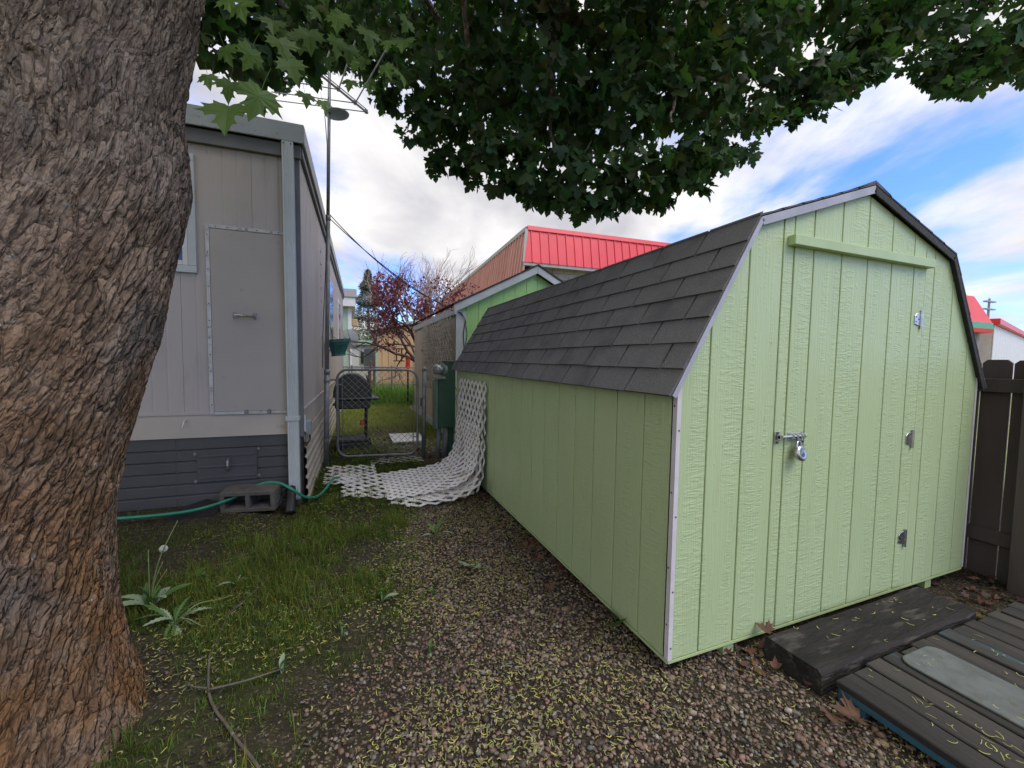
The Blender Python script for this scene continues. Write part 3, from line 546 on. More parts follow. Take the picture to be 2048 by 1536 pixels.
def grass():
    V, F, Cc = [], [], []
    def dens(x, y): return np.where(in_shed(x, y) | blocked(x, y), 0, grass_share(x, y)**1.3)
    x, y = scatter(19000, -3.3, 0.2, 0.0, 4.3, dens); nb = 11
    sp = RNG.uniform(0.006, 0.020, len(x)); x = np.repeat(x, nb)+RNG.normal(0, 1, len(x)*nb)*np.repeat(sp, nb); y = np.repeat(y, nb)+RNG.normal(0, 1, len(y)*nb)*np.repeat(sp, nb); tuft = np.repeat(RNG.random(len(sp)), nb)
    k = ~(in_shed(x, y) | blocked(x, y)); x, y, tuft = x[k], y[k], tuft[k]
    n = len(x)
    tall = sstep(0.42, 0.7, fbm(x*1.9+1, y*1.9+5, seed=41))
    L = (0.016+0.024*RNG.random(n))*(0.6+1.3*tall)*(0.7+1.1*tuft**2)
    W = RNG.uniform(0.0008, 0.0017, n)
    col = np.stack([RNG.uniform(0.65, 1.25, n), RNG.uniform(0.75, 1.2, n), RNG.uniform(0.7, 1.2, n)], 1)*(0.45+0.55*fbm(x*3, y*3, seed=51)+0.55*tuft)[:, None]
    dry = RNG.random(n) < 0.10; col[dry] *= np.array([1.9, 1.25, 1.1])
    parts = [(x, y, gheight(x, y), L, W, col)]
    # rough grass beyond the gate, tinted brighter to stand in for sunlight
    def d2(x, y): return (0.25+0.75*sstep(0.35, 0.6, fbm(x*1.3, y*1.3, seed=61)))*(1-0.85*litter_share(x, y))*(x < 0.26)
    x, y = scatter(26000, -1.5, 0.3, 4.6, 10.6, d2); n = len(x)
    L = RNG.uniform(0.03, 0.10, n)*np.where(y > 8.8, 1.5, 1); W = RNG.uniform(0.0016, 0.003, n)
    c = np.stack([RNG.uniform(1.9, 3.6, n), RNG.uniform(1.9, 2.9, n), RNG.uniform(1.4, 2.6, n)], 1)
    parts.append((x, y, gheight(x, y), L, W, c))
    x = RNG.uniform(-1.5, 1.6, 6000); y = RNG.uniform(10.4, 12.5, 6000); n = 6000
    parts.append((x, y, gheight(x, y), RNG.uniform(0.25, 0.75, n), RNG.uniform(0.004, 0.008, n), np.stack([RNG.uniform(1.3, 2.2, n), RNG.uniform(1.9, 3.0, n), RNG.uniform(1.2, 2.0, n)], 1)))
    labs = (('grass', 'short mossy green grass between the maple and the gravel'), ('grass', 'rough yellow-green grass beyond the chain-link gate'), ('grass', 'tall bright green grass along the far chain-link fence'))
    for (x, y, z, L, W, c), (nm, lb) in zip(parts, labs):
        n = len(x); a = RNG.uniform(0, 6.28, n); lean = RNG.uniform(0.15, 1.0, n)*L
        ox, oy = np.cos(a), np.sin(a); b = a+RNG.normal(0, 0.7, n); lx, ly = np.cos(b)*lean, np.sin(b)*lean
        P = np.stack([np.stack([x-oy*W, y+ox*W, z-0.004], 1), np.stack([x+oy*W, y-ox*W, z-0.004], 1),
                      np.stack([x+0.35*lx+oy*W*.8, y+0.35*ly-ox*W*.8, z+0.62*L], 1), np.stack([x+0.35*lx-oy*W*.8, y+0.35*ly+ox*W*.8, z+0.62*L], 1),
                      np.stack([x+lx, y+ly, z+np.sqrt(np.maximum(L**2-0.8*lean**2, (0.3*L)**2))], 1)], 1)
        i = 5*np.arange(n)[:, None]
        F = np.concatenate([i+np.array([[0, 1, 2]]), i+np.array([[0, 2, 3]]), i+np.array([[3, 2, 4]])], 0)
        o = obj(nm, P.reshape(-1, 3), F, MT['grass'], None, True, np.repeat(c, 5, 0)); tag(o, lb, 'grass', kind='stuff')
grass()
def weeds_cover():
    """small round-leaved ground cover round the gate and the lattice"""
    def dens(x, y):
        a = np.exp(-((x+0.95)/0.45)**2-((y-4.75)/0.28)**2)+0.9*np.exp(-((x+1.30)/0.25)**2-((y-3.1)/0.8)**2)+0.5*np.exp(-((x+0.8)/0.5)**2-((y-3.9)/0.25)**2)
        return np.clip(a, 0, 1)*sstep(0.35, 0.6, fbm(x*3, y*3, seed=71)+0.08)
    x, y = scatter(12000, -1.6, 0.1, 2.0, 5.4, dens); n = len(x)
    t = np.array([(0,0,0),(0.5,0.25,0.12),(0.55,0.75,0.1),(0,1.05,0),(-0.55,0.75,0.1),(-0.5,0.25,0.12)], float)
    s = RNG.uniform(0.010, 0.024, n); V = t[None]*s[:, None, None]
    tl = RNG.uniform(-0.5, 0.9, n)[:, None]; V = np.stack([V[..., 0], V[..., 1]*np.cos(tl)-V[..., 2]*np.sin(tl), V[..., 1]*np.sin(tl)+V[..., 2]*np.cos(tl)], -1)
    V = rotz(V, RNG.uniform(0, 6.28, n)[:, None]) + np.stack([x, y, gheight(x, y)+RNG.uniform(0.005, 0.075, n)], 1)[:, None, :]
    F = (np.array([[0, 1, 2, 3], [0, 3, 4, 5]])[None]+6*np.arange(n)[:, None, None]).reshape(-1, 4)
    c = np.stack([RNG.uniform(0.8, 1.6, n), RNG.uniform(0.9, 1.5, n), RNG.uniform(0.8, 1.6, n)], 1)
    o = obj('ground_cover', V.reshape(-1, 3), F, MT['grass'], None, False, np.repeat(c, 6, 0)); tag(o, 'low round-leaved weeds growing round the gate and the lattice', 'weeds', kind='stuff')
weeds_cover()
def litter():
    """dry leaves drifted against the shed and behind the gate"""
    bx = []
    for cx, cy, sx, sy, n in ((-0.14, 2.55, 0.10, 0.14, 120), (-0.05, 1.25, 0.07, 0.13, 45), (0.0, 0.85, 0.05, 0.1, 20), (0.42, -0.06, 0.06, 0.07, 22), (0.62, -0.48, 0.06, 0.12, 16), (1.75, -0.15, 0.14, 0.10, 40), (2.2, -0.2, 0.2, 0.12, 60), (-0.25, 4.75, 0.16, 0.35, 200), (-0.60, 5.2, 0.30, 0.5, 420)):
        bx.append(np.stack([RNG.normal(cx, sx, n), RNG.normal(cy, sy, n)], 1))
    p = np.concatenate(bx); n = len(p); x, y = p[:, 0], p[:, 1]
    t = np.array([(0,-0.1,0),(0.32,-0.1,0.1),(0.55,0.3,0.16),(0.25,0.42,0.05),(0,0.95,0.2),(-0.25,0.42,0.05),(-0.55,0.3,0.2),(-0.32,-0.1,0.06)], float)
    s = RNG.uniform(0.022, 0.05, n); V = t[None]*s[:, None, None]; V[..., 2] += RNG.normal(0, 0.12, (n, 8))*s[:, None]
    tl = RNG.normal(0, 0.45, n)[:, None]; V = np.stack([V[..., 0], V[..., 1]*np.cos(tl)-V[..., 2]*np.sin(tl), V[..., 1]*np.sin(tl)+V[..., 2]*np.cos(tl)], -1)
    V = rotz(V, RNG.uniform(0, 6.28, n)[:, None]) + np.stack([x, y, gheight(x, y)+RNG.uniform(0.008, 0.035, n)], 1)[:, None, :]
    f = np.array([(0,1,3),(1,2,3),(0,3,5),(3,4,5),(0,5,7),(5,6,7)])
    F = (f[None]+8*np.arange(n)[:, None, None]).reshape(-1, 3)
    c = np.stack([RNG.uniform(0.6, 1.3, n), RNG.uniform(0.55, 1.35, n), RNG.uniform(0.5, 1.5, n)], 1); pale = (y > 4.2) & (RNG.random(n) < 0.6); c[pale] *= np.array([2.4, 5.0, 9.0])
    o = obj('leaf_litter', V.reshape(-1, 3), F, MT['dryleaf'], None, False, np.repeat(c, 8, 0)); tag(o, 'dry brown leaves drifted against the shed base and fences', 'dry leaves', kind='stuff')
litter()
# ================================================================ the pale green barn-roofed shed
Z0 = 0.07; SW = 2.338; SL = 3.66; G = 0.2032; GW = 0.004
EAVE, KNX, KNZ, APX = 1.18, 0.4068, 1.8575, 2.0999
def shed():
    t = thing('storage_shed', 'pale green barn-roofed garden shed with charcoal shingles, nearest building', 'shed', (0, 0, Z0))
    front = lambda h, z, d: (h, -d, Z0+z)
    side = lambda h, z, d: (-d, h, Z0+z)
    prof = [(0.0, 0.0), (SW, 0.0), (SW, EAVE), (SW-KNX, KNZ), (SW/2, APX), (KNX, KNZ), (0.0, EAVE)]
    gr = [0.0] + [0.1658+G*k for k in range(11)] + [SW]
    dl, dr, dtop = 0.643, 1.703, 1.79
    # ---- front wall: backing sheet and one board between each pair of grooves
    V, F = slab(prof, front, -0.03, -0.007); w = obj('front_wall', V, F, MT['shed_green'], t)
    door = thing_part('door', t)
    # every board runs the full height; where the door is, its upper piece stays on the wall
    k = 0
    edges = sorted(gr + [dl, dr])
    for a, b in zip(edges[:-1], edges[1:]):
        isd = a >= dl-1e-6 and b <= dr+1e-6
        ga = 0.003 if a in (dl,) or abs(a-dr) < 1e-6 else GW
        gb = 0.003 if b in (dl, dr) else GW
        a2, b2 = a+(ga if a > 0 else 0), b-(gb if b < SW else 0)
        if b2-a2 < 0.01: continue
        def strip(z0, z1):
            p = [(a2, z0), (b2, z0), (b2, z1), (a2, z1)]
            for i in range(2, len(prof)-1):
                (x1, z1_), (x2, z2_) = prof[i], prof[i+1]; nx, nz = z2_-z1_, -(x2-x1)
                p = clip(p, nx, nz, nx*x1+nz*z1_)
            p = clip(p, 1, 0, SW); return p
        if isd:
            V, F = slab(strip(0.004, dtop), front, -0.006, 0.003, 0.0018); obj('board', V, F, MT['shed_green'], door)
            V, F = slab(strip(dtop+0.006, 3), front, -0.006, 0.0, 0.0018); obj('board', V, F, MT['shed_green'], w)
        else:
            V, F = slab(strip(0.0, 3), front, -0.006, 0.0, 0.0018); obj('board', V, F, MT['shed_green'], w)
    # ---- side wall
    V, F = slab([(0.013, 0), (SL, 0), (SL, EAVE+0.02), (0.013, EAVE+0.02)], side, -0.03, -0.007); w2 = obj('side_wall', V, F, MT['shed_green'], t)
    e = [0.014] + [0.2014+G*k for k in range(17)] + [SL]
    for a, b in zip(e[:-1], e[1:]):
        if b-a < 0.02: continue
        V, F = slab([(a+(GW if a > 0.02 else 0), 0), (b-GW, 0), (b-GW, EAVE+0.03), (a+(GW if a > 0.02 else 0), EAVE+0.03)], side, -0.006, 0.0, 0.0018); obj('board', V, F, MT['shed_green'], w2)
    # ---- the walls out of sight
    MB().box(SW-0.02, SW, 0.031, SL, Z0, Z0+EAVE+0.02).build('far_side_wall', MT['shed_green'], t)
    V, F = slab(prof, lambda h, z, d: (h, SL+d, Z0+z), 0.001, 0.02); obj('rear_wall', V, F, MT['shed_green'], t)
    # ---- trims
    MB().box(-0.0045, 0.017, -0.0045, -0.0008, Z0+0.002, Z0+EAVE+0.02).box(-0.0045, -0.0008, -0.0008, 0.019, Z0+0.002, Z0+EAVE-0.012).build('corner_trim', MT['white_trim'], t)
    MB().box(SW-0.012, SW+0.004, -0.0045, -0.0008, Z0+0.002, Z0+EAVE+0.01).build('corner_trim', MT['white_trim'], t)
    b = MB().box(0.0, SW-0.013, -0.0040, -0.0005, Z0-0.012, Z0-0.001).box(-0.0040, -0.0005, 0.001, SL, Z0-0.014, Z0-0.001).box(0.0, SW, 0.0, SL, Z0-0.012, Z0-0.004); b.build('base_trim', MT['trim_green'], t)
    for i, (y, zz) in enumerate(((-0.0045, 0.055), (-0.0045, 0.30), (-0.0045, 0.62), (-0.0045, 0.98))):
        MB().cyl((0.009, y+0.001, Z0+zz), (0.009, y-0.0015, Z0+zz), 0.004, 8).build('screw', MT['screw'], t)
        MB().cyl((-0.0035, 0.010, Z0+zz+0.1), (-0.006, 0.010, Z0+zz+0.1), 0.004, 8).build('screw', MT['screw'], t)
    # header over the door
    MB().box(0.598, 1.715, -0.036, -0.0005, Z0+dtop-0.002, Z0+dtop+0.042, 0.002).build('door_header', MT['trim_green'], t)
    for x in (0.35, 1.98):
        MB().box(x-0.018, x+0.045, 0.012, SL-0.03, -0.04, Z0-0.013).build('skid', MT['trim_green'], t)
    # ---- door furniture
    for i, (hx, hz) in enumerate(((1.672, 1.512), (1.668, 0.853), (1.664, 0.29))):
        m = MT['steel']
        h = MB(); hz2 = hz
        leaf = [(hx-0.052, hz2-0.026), (hx, hz2-0.038), (hx, hz2+0.040), (hx-0.036, hz2+0.032), (hx-0.052, hz2+0.018)]
        h.slab(leaf, front, 0.0035, 0.0075, 0.001)
        ho = h.build('hinge', m, door)
        MB().cyl((hx+0.004, -0.010, Z0+hz2-0.052), (hx+0.004, -0.010, Z0+hz2+0.048), 0.0075, 12).build('hinge_pin', m, ho)
        MB().box(hx+0.012, hx+0.030, -0.007, -0.0035, Z0+hz2-0.036, Z0+hz2+0.036, 0.001).build('hinge_leaf', m, ho)
        for sx, sz in ((-0.040, 0.012), (-0.040, -0.014), (-0.018, 0.0), (0.020, 0.02), (0.020, -0.02)):
            MB().cyl((hx+sx, -0.007, Z0+hz2+sz), (hx+sx, -0.0092, Z0+hz2+sz), 0.0038, 8).build('screw', MT['dark_steel'], ho)
    bz = 0.921
    bo = MB().box(0.662, 0.760, -0.0065, -0.0032, Z0+bz-0.020, Z0+bz+0.016, 0.001).build('slide_bolt', MT['steel'], door)
    MB().cyl((0.585, -0.017, Z0+bz+0.001), (0.768, -0.017, Z0+bz+0.001), 0.0068, 12).build('bolt_rod', MT['steel'], bo)
    for x in (0.675, 0.705, 0.735, 0.752):
        MB().box(x-0.006, x+0.006, -0.0262, -0.0066, Z0+bz-0.012, Z0+bz+0.012, 0.003).build('bolt_guide', MT['steel'], bo)
    kp = MB().box(0.574, 0.606, -0.0050, -0.0005, Z0+bz-0.030, Z0+bz+0.026, 0.001); kp.box(0.585, 0.600, -0.0275, -0.0050, Z0+bz-0.0125, Z0+bz+0.0145, 0.002)
    ko = kp.build('bolt_keeper', MT['steel'], t)
    for dz in (-0.024, 0.020):
        MB().cyl((0.590, -0.005, Z0+bz+dz), (0.590, -0.009, Z0+bz+dz), 0.006, 10).build('screw', MT['dark_steel'], ko)
    MB().tube([(0.700, -0.022, Z0+bz-0.004), (0.700, -0.030, Z0+bz-0.022), (0.715, -0.024, Z0+bz-0.037), (0.738, -0.020, Z0+bz-0.040), (0.748, -0.018, Z0+bz-0.030), (0.738, -0.018, Z0+bz-0.022), (0.722, -0.02, Z0+bz-0.024)], 0.0045, 8).build('hasp_handle', MT['dark_steel'], bo)
    # ---- roof
    rp = [(-0.050, 1.130), (0.395, 1.885), (SW/2, 2.142), (SW-0.395, 1.885), (SW+0.050, 1.130)]
    th = 0.022
    def off(i):   # inner outline
        return inset_open(rp, th)
    inn = off(0); y0, y1 = -0.018, SL+0.03
    V = [(x, y0, Z0+z) for x, z in rp] + [(x, y0, Z0+z) for x, z in inn] + [(x, y1, Z0+z) for x, z in rp] + [(x, y1, Z0+z) for x, z in inn]
    F = []
    for i in range(4):
        F += [(i, i+1, 10+i+1, 10+i), (5+i+1, 5+i, 15+i, 15+i+1), (i+1, i, 5+i, 5+i+1), (10+i, 10+i+1, 15+i+1, 15+i)]
    F += [(0, 10, 15, 5), (14, 4, 9, 19)]
    roof = obj('roof', V, F, MT['roof_dark'], t)
    # rake trims on the front edge; the right pair is coloured dark as shaded
    for i in range(4):
        (xa, za), (xb, zb) = rp[i], rp[i+1]; dx, dz = xb-xa, zb-za; ln = math.hypot(dx, dz); dx, dz = dx/ln, dz/ln; nx, nz = -dz, dx
        wd = (0.026, 0.040, 0.040, 0.030)[i]; m = MT['rake'] if i < 2 else MT['roof_dark']
        o0, o1 = -0.004, -wd
        e0 = 0.004 if i else -0.004
        p = [(xa+nx*o0+dx*e0, za+nz*o0+dz*e0), (xb+nx*o0-dx*0.002, zb+nz*o0-dz*0.002), (xb+nx*o1-dx*0.002, zb+nz*o1-dz*0.002), (xa+nx*o1+dx*e0, za+nz*o1+dz*e0)]
        V, F = slab(p, front, 0.0185, 0.024, 0.001); obj('rake_trim', V, F, m, roof)
    # shingle tabs on the slope that faces the alley; one mesh for full tabs
    def tabmesh(wd, ex, nm):
        V = []; c = 0.002
        nx_ = 5
        for j in range(2):
            for i in range(nx_):
                x = wd*i/(nx_-1)
                V.append((x, 0 if j == 0 else ex, (0.0115 if j == 0 else 0.0015)))
        for i in range(nx_): V.append((wd*i/(nx_-1), 0.0, 0.0020))
        V += [(0, ex, -0.001), (wd, ex, -0.001)]
        F = [(i, i+1, nx_+i+1, nx_+i) for i in range(nx_-1)] + [(10+i, 10+i+1, i+1, i) for i in range(nx_-1)]
        F += [(10, 0, 5, 15), (4, 14, 16, 9)]
        me = npmesh(nm, V, F); me.materials.append(MT['shingle']); return me
    EX = 0.1255; TW = 0.305
    full = tabmesh(TW-0.013, EX+0.03, 'shingle_tab')
    def slope_frame(pa, pb, rows, start, wave):
        (xa, za), (xb, zb) = pa, pb; ln = math.hypot(xb-xa, zb-za); ux, uz = (xb-xa)/ln, (zb-za)/ln
        for r in range(rows):
            s = -0.012 + r*EX; offy = -(0.16 if r % 2 else 0.01) - 0.02*((r*37) % 5)/5
            y = y0-0.004+offy
            while y < y1+0.004:
                a, b = max(y, y0-0.006), min(y+TW-0.013, y1+0.006)
                if b-a > 0.02:
                    me = full if b-a > TW-0.0135 else tabmesh(b-a, EX+0.03, 'shingle_tab_cut')
                    o = link('shingle', me, None, roof)
                    lift = random.uniform(0, 0.0015)
                    # local x -> +Y of the world, local y -> up the slope, local z -> outward normal
                    nrm = Vector((-uz, 0, ux)); tilt = random.gauss(0, 0.004)
                    ex_ = Vector((ux*tilt, 1, uz*tilt)).normalized(); ey_ = Vector((ux, 0, uz))
                    ss = s+random.gauss(0, 0.0012)
                    P = Vector((xa+ux*ss, a, za+uz*ss)) + nrm*(0.001+lift)
                    o.matrix_local = Matrix(((ex_.x, ey_.x, nrm.x, P.x), (ex_.y, ey_.y, nrm.y, P.y), (ex_.z, ey_.z, nrm.z, P.z), (0, 0, 0, 1)))
                y += TW
    slope_frame(rp[0], rp[1], 7, 0, 0)
    # courses on the upper slopes and the far side (edges only show), kept as one piece
    b = MB()
    for (pa, pb, rows) in ((rp[1], rp[2], 6), (rp[3], rp[2], 6), (rp[4], rp[3], 7)):
        (xa, za), (xb, zb) = pa, pb; ln = math.hypot(xb-xa, zb-za); ux, uz = (xb-xa)/ln, (zb-za)/ln; nx, nz = -uz, ux
        if nz < 0: nx, nz = -nx, -nz
        for r in range(rows):
            s0, s1 = r*ln/rows-0.006, min((r+1)*ln/rows+0.01, ln)
            P = []
            for yy in (y0-0.006, y1):
                for s, n in ((s0, 0.0015), (s0, 0.010), (s1, 0.006), (s1, 0.0005)):
                    P.append((xa+ux*s+nx*n, yy, Z0+za+uz*s+nz*n))
            b.add(P, [(0,1,2,3),(7,6,5,4),(0,4,5,1),(1,5,6,2),(2,6,7,3),(3,7,4,0)])
    tag(b.build('shingle_courses', MT['shingle'], roof), kind='stuff')
    b = MB()   # ridge caps
    for i in range(13):
        ya = y0-0.006+i*0.285; yb = min(ya+0.30, y1)
        P = [(SW/2-0.13, ya, Z0+2.112), (SW/2, ya, Z0+2.162), (SW/2+0.13, ya, Z0+2.112), (SW/2-0.13, yb, Z0+2.106), (SW/2, yb, Z0+2.154), (SW/2+0.13, yb, Z0+2.106), (SW/2-0.13, ya, Z0+2.104), (SW/2, ya, Z0+2.150), (SW/2+0.13, ya, Z0+2.104)]
        obj('ridge_cap', P, [(0,1,4,3),(1,2,5,4),(6,7,1,0),(7,8,2,1)], MT['shingle'], roof)
    # the lifted corner tab at the far end of the eave
    obj('loose_shingle', [(-0.05, SL-0.05, Z0+1.13), (-0.05, SL+0.10, Z0+1.12), (0.005, SL+0.14, Z0+1.235), (0.02, SL-0.05, Z0+1.25), (-0.075, SL+0.03, Z0+1.115)], [(0,4,1),(0,1,2,3)], MT['shingle'], roof)
    return t
def thing_part(name, parent):
    o = bpy.data.objects.new(name, None); COL.objects.link(o); o.parent = parent; WL[o.name] = wloc(parent); return o
def inset_open(P, d):
    P = np.asarray(P, float); out = []
    for i in range(len(P)):
        ns = []
        for a, b in ((i-1, i), (i, i+1)):
            if a < 0 or b >= len(P): continue
            e = P[b]-P[a]; e /= np.linalg.norm(e); ns.append(np.array([e[1], -e[0]]))
        n = sum(ns); n = n/max(1e-6, (1+ns[0] @ ns[-1])) if len(ns) == 2 else ns[0]
        out.append(tuple(P[i]+d*n))
    return out
SHED = shed()
def padlock():
    t = thing('padlock', 'round silver disc padlock hanging from the slide bolt of the shed door', 'padlock', (0.70, -0.03, 0.915))
    c = np.array([0.705, -0.038, 0.915]); ax = np.array([0.12, -1.0, 0.22]); ax /= np.linalg.norm(ax)
    u = np.cross(ax, [0, 0, 1]); u /= np.linalg.norm(u); w = np.cross(u, ax)
    V, F = [], []
    prof = [(0.0, -0.012), (0.026, -0.012), (0.035, -0.008), (0.0365, 0.0), (0.035, 0.008), (0.027, 0.012), (0.025, 0.0115), (0.0, 0.0115)]
    n = 32
    for r, d in prof:
        for k in range(n): a = 2*math.pi*k/n; V.append(c+ax*d+r*(math.cos(a)*u+math.sin(a)*w))
    for l in range(len(prof)-1):
        for k in range(n): F.append((l*n+k, l*n+(k+1) % n, (l+1)*n+(k+1) % n, (l+1)*n+k))
    obj('body', V, F, MT['steel'], t, True)
    V, F = [], []
    for r, d in ((0.0, 0.0135), (0.010, 0.0135), (0.0115, 0.0117)):
        for k in range(16): a = 2*math.pi*k/16; V.append(c+ax*d+r*(math.cos(a)*u+math.sin(a)*w)-0.006*w)
    for l in range(2):
        for k in range(16): F.append((l*16+k, l*16+(k+1) % 16, (l+1)*16+(k+1) % 16, (l+1)*16+k))
    obj('keyhole_cover', V, F, MT['dark_steel'], t)
    pts = [c+0.019*u*math.cos(a)+(0.026+0.030*math.sin(a))*w for a in np.linspace(-0.3, math.pi+0.3, 14)]
    MB().tube(pts, 0.0048, 10).build('shackle', MT['steel'], t, True)
padlock()
# ================================================================ step, platform and mat in front of the door
def rough_beam(name, x0, x1, y0, y1, z0, z1, mat, seed, n=26, parent=None, amp=0.006):
    """a weathered beam: rounded uneven cross-section swept along its length"""
    cs = [(y0+0.012, z0), (y1-0.012, z0), (y1, z0+0.012), (y1, z1-0.014), (y1-0.014, z1), ((y0+y1)/2+0.03, z1-0.003), ((y0+y1)/2-0.04, z1-0.002), (y0+0.016, z1), (y0, z1-0.016), (y0, (z0+z1)/2), (y0, z0+0.012)]
    m = len(cs); V = []; F = []
    for i in range(n):
        x = x0+(x1-x0)*i/(n-1)
        for k, (y, z) in enumerate(cs):
            e = fbm(np.array([x*9.0]), np.array([k*1.7]), seed=seed)[0]-0.5
            V.append((x+(e*0.02 if i in (0, n-1) else 0), y+e*amp*2.2*(1 if k > 7 or k < 1 else .6), z+e*amp*1.6))
    for i in range(n-1):
        for k in range(m): F.append((i*m+k, i*m+(k+1) % m, (i+1)*m+(k+1) % m, (i+1)*m+k))
    F += [tuple(range(m))[::-1], tuple((n-1)*m+k for k in range(m))]
    return obj(name, V, F, mat, parent)
o = rough_beam('timber_step', 0.505, 1.70, -0.300, -0.055, -0.03, 0.100, MT['tie'], 5)
tag(o, 'thick dark weathered timber step lying below the shed door', 'timber step')
def platform():
    t = thing('wooden_platform', 'low platform of worn grey-blue boards in front of the timber step', 'platform', (0.95, -0.75, 0))
    x = 0.535; i = 0
    gaps = [0.004, 0.020, 0.007, 0.018, 0.005, 0.006, 0.018, 0.006, 0.008, 0.012]
    ztop = 0.088
    while x < 2.05:
        w = (0.105, 0.092, 0.098, 0.100, 0.096)[i % 5]; dz = random.uniform(-0.003, 0.003); ye = -0.318-random.uniform(0, 0.02)
        n = 9; V = []; F = []
        for k in range(n):
            y = ye-(1.15)*k/(n-1); s = random.gauss(0, 0.0012)
            for (xx, zz) in ((x, ztop-0.024), (x+w, ztop-0.024), (x+w, ztop-0.004), (x+w-0.004, ztop), (x+0.004, ztop), (x, ztop-0.004)):
                V.append((xx+s, y, zz+dz+s*0.6))
        for k in range(n-1):
            for q in range(6): F.append((k*6+q, (k+1)*6+q, (k+1)*6+(q+1) % 6, k*6+(q+1) % 6))
        F += [tuple(range(6)), tuple((n-1)*6+q for q in range(6))[::-1]]
        obj('board', V, F, MT['deck'], t); x += w+gaps[i % len(gaps)]; i += 1
    MB().box(0.545, 0.60, -0.43, -0.335, -0.02, ztop-0.026, 0.006).build('corner_block', MT['deck_blue'], t)
    MB().box(0.537, 0.556, -1.46, -0.345, ztop-0.052, ztop-0.0265, 0.003).build('edge_rail', MT['deck_blue'], t)
    for y in (-0.40, -0.95, -1.40): MB().box(0.62, 2.0, y-0.04, y+0.04, -0.02, ztop-0.027).build('bearer', MT['deck_blue'], t)
platform()
def mat_():
    cx, w, y0, y1, r = 1.02, 0.125, -0.358, -0.98, 0.05
    V = []; pts = []
    for sx, sy, a0 in ((1, 1, 0), (-1, 1, 90), (-1, -1, 180), (1, -1, 270)):
        for k in range(6):
            a = math.radians(a0+90*k/5); pts.append((cx+sx*(w-r)+r*math.cos(a), (y0-r if sy > 0 else y1+r)+r*math.sin(a)))
    n = len(pts); z = 0.0935
    V = [(x, y, z) for x, y in pts]+[(x, y, z+0.006) for x, y in pts]+[(cx+(x-cx)*0.97, (y0+y1)/2+(y-(y0+y1)/2)*0.985, z+0.008) for x, y in pts]
    F = [(i, (i+1) % n, n+(i+1) % n, n+i) for i in range(n)]+[(n+i, n+(i+1) % n, 2*n+(i+1) % n, 2*n+i) for i in range(n)]+[tuple(range(2*n, 3*n))]
    tag(obj('rubber_mat', V, F, MT['mat']), 'pale grey round-cornered rubber mat lying on the wooden platform', 'mat')
mat_()
# catkins fallen on the boards
x = np.concatenate([RNG.normal(0.72, 0.06, 26), RNG.uniform(0.56, 1.6, 70), RNG.uniform(0.55, 1.6, 26)]); y = np.concatenate([RNG.normal(-0.60, 0.10, 26), RNG.uniform(-1.2, -0.34, 70), RNG.uniform(-0.28, -0.08, 26)])
z = np.where(y > -0.31, 0.104, 0.0925+0.009*((np.abs(x-1.02) < 0.13) & (y < -0.355)))
c = np.ones((len(x), 3))*RNG.uniform(0.8, 1.5, (len(x), 1))
ribbons('fallen_flowers', x, y, z, RNG.uniform(0.014, 0.036, len(x)), RNG.uniform(0.0008, 0.0016, len(x)), RNG.normal(0, 2.0, len(x)), MT['catkin'], c, 0.3, 5, 'yellow-green maple flowers lying on the platform boards and timber step', 'fallen flowers')
# ================================================================ dark picket fence at the right
def fence():
    t = thing('picket_fence', 'dark brown dog-eared picket fence beside the shed', 'fence', (2.56, 0.5, 0))
    X = 2.56; y = -0.62; i = 0
    while y < 4.2:
        w = 0.128; top = 1.375+random.uniform(-0.006, 0.006); c = 0.021; z0 = -0.04
        p = [(y, z0), (y+w, z0), (y+w, top-c), (y+w-c, top), (y+c, top), (y, top-c)]
        V, F = slab(p, lambda h, z, d: (X+0.009-d, h, z), 0.0, 0.018, 0.0015); obj('picket', V, F, MT['fence'], t); y += w+0.009; i += 1
    for z in (0.215, 1.17): MB().box(X-0.045, X-0.0095, -0.62, 4.2, z, z+0.085, 0.003).build('rail', MT['fence'], t)
    for yy in (-0.21, 1.6, 3.4): MB().box(X-0.135, X-0.047, yy-0.045, yy+0.045, -0.05, 1.44, 0.004).build('post', MT['fence'], t)
fence()
# ================================================================ mobile home on the left
TR = (-1.621, 2.756, 0.0); TROT = math.radians(-1.5)
def ribbed(h0, h1, z0, z1, step, gw, depth, mp, horizontal=False):
    """sheet-metal panel with narrow grooves, profile across h (or across z when horizontal)"""
    a, b = (z0, z1) if horizontal else (h0, h1)
    ks = [(a, 0.0)]; p = a+step
    while p < b-gw*1.5:
        ks += [(p-gw, 0.0), (p-gw*0.35, -depth), (p+gw*0.35, -depth), (p+gw, 0.0)]; p += step
    ks.append((b, 0.0)); V = []
    for q in (0, 1):
        for k, d in ks: V.append(mp(k, (z0, z1)[q], d) if not horizontal else mp((h0, h1)[q], k, d))
    n = len(ks); F = [(i, i+1, n+i+1, n+i) if not horizontal else (i, n+i, n+i+1, i+1) for i in range(n-1)]
    # returns so the sheet has an edge
    m = len(V); V += [mp(ks[0][0], z0, -0.012) if not horizontal else mp(h0, ks[0][0], -0.012), mp(ks[-1][0], z0, -0.012) if not horizontal else mp(h0, ks[-1][0], -0.012),
                      mp(ks[-1][0], z1, -0.012) if not horizontal else mp(h1, ks[-1][0], -0.012), mp(ks[0][0], z1, -0.012) if not horizontal else mp(h1, ks[0][0], -0.012)]
    F += [(0, n, m+3, m), (n-1, m+1, m+2, 2*n-1)]
    return V, F
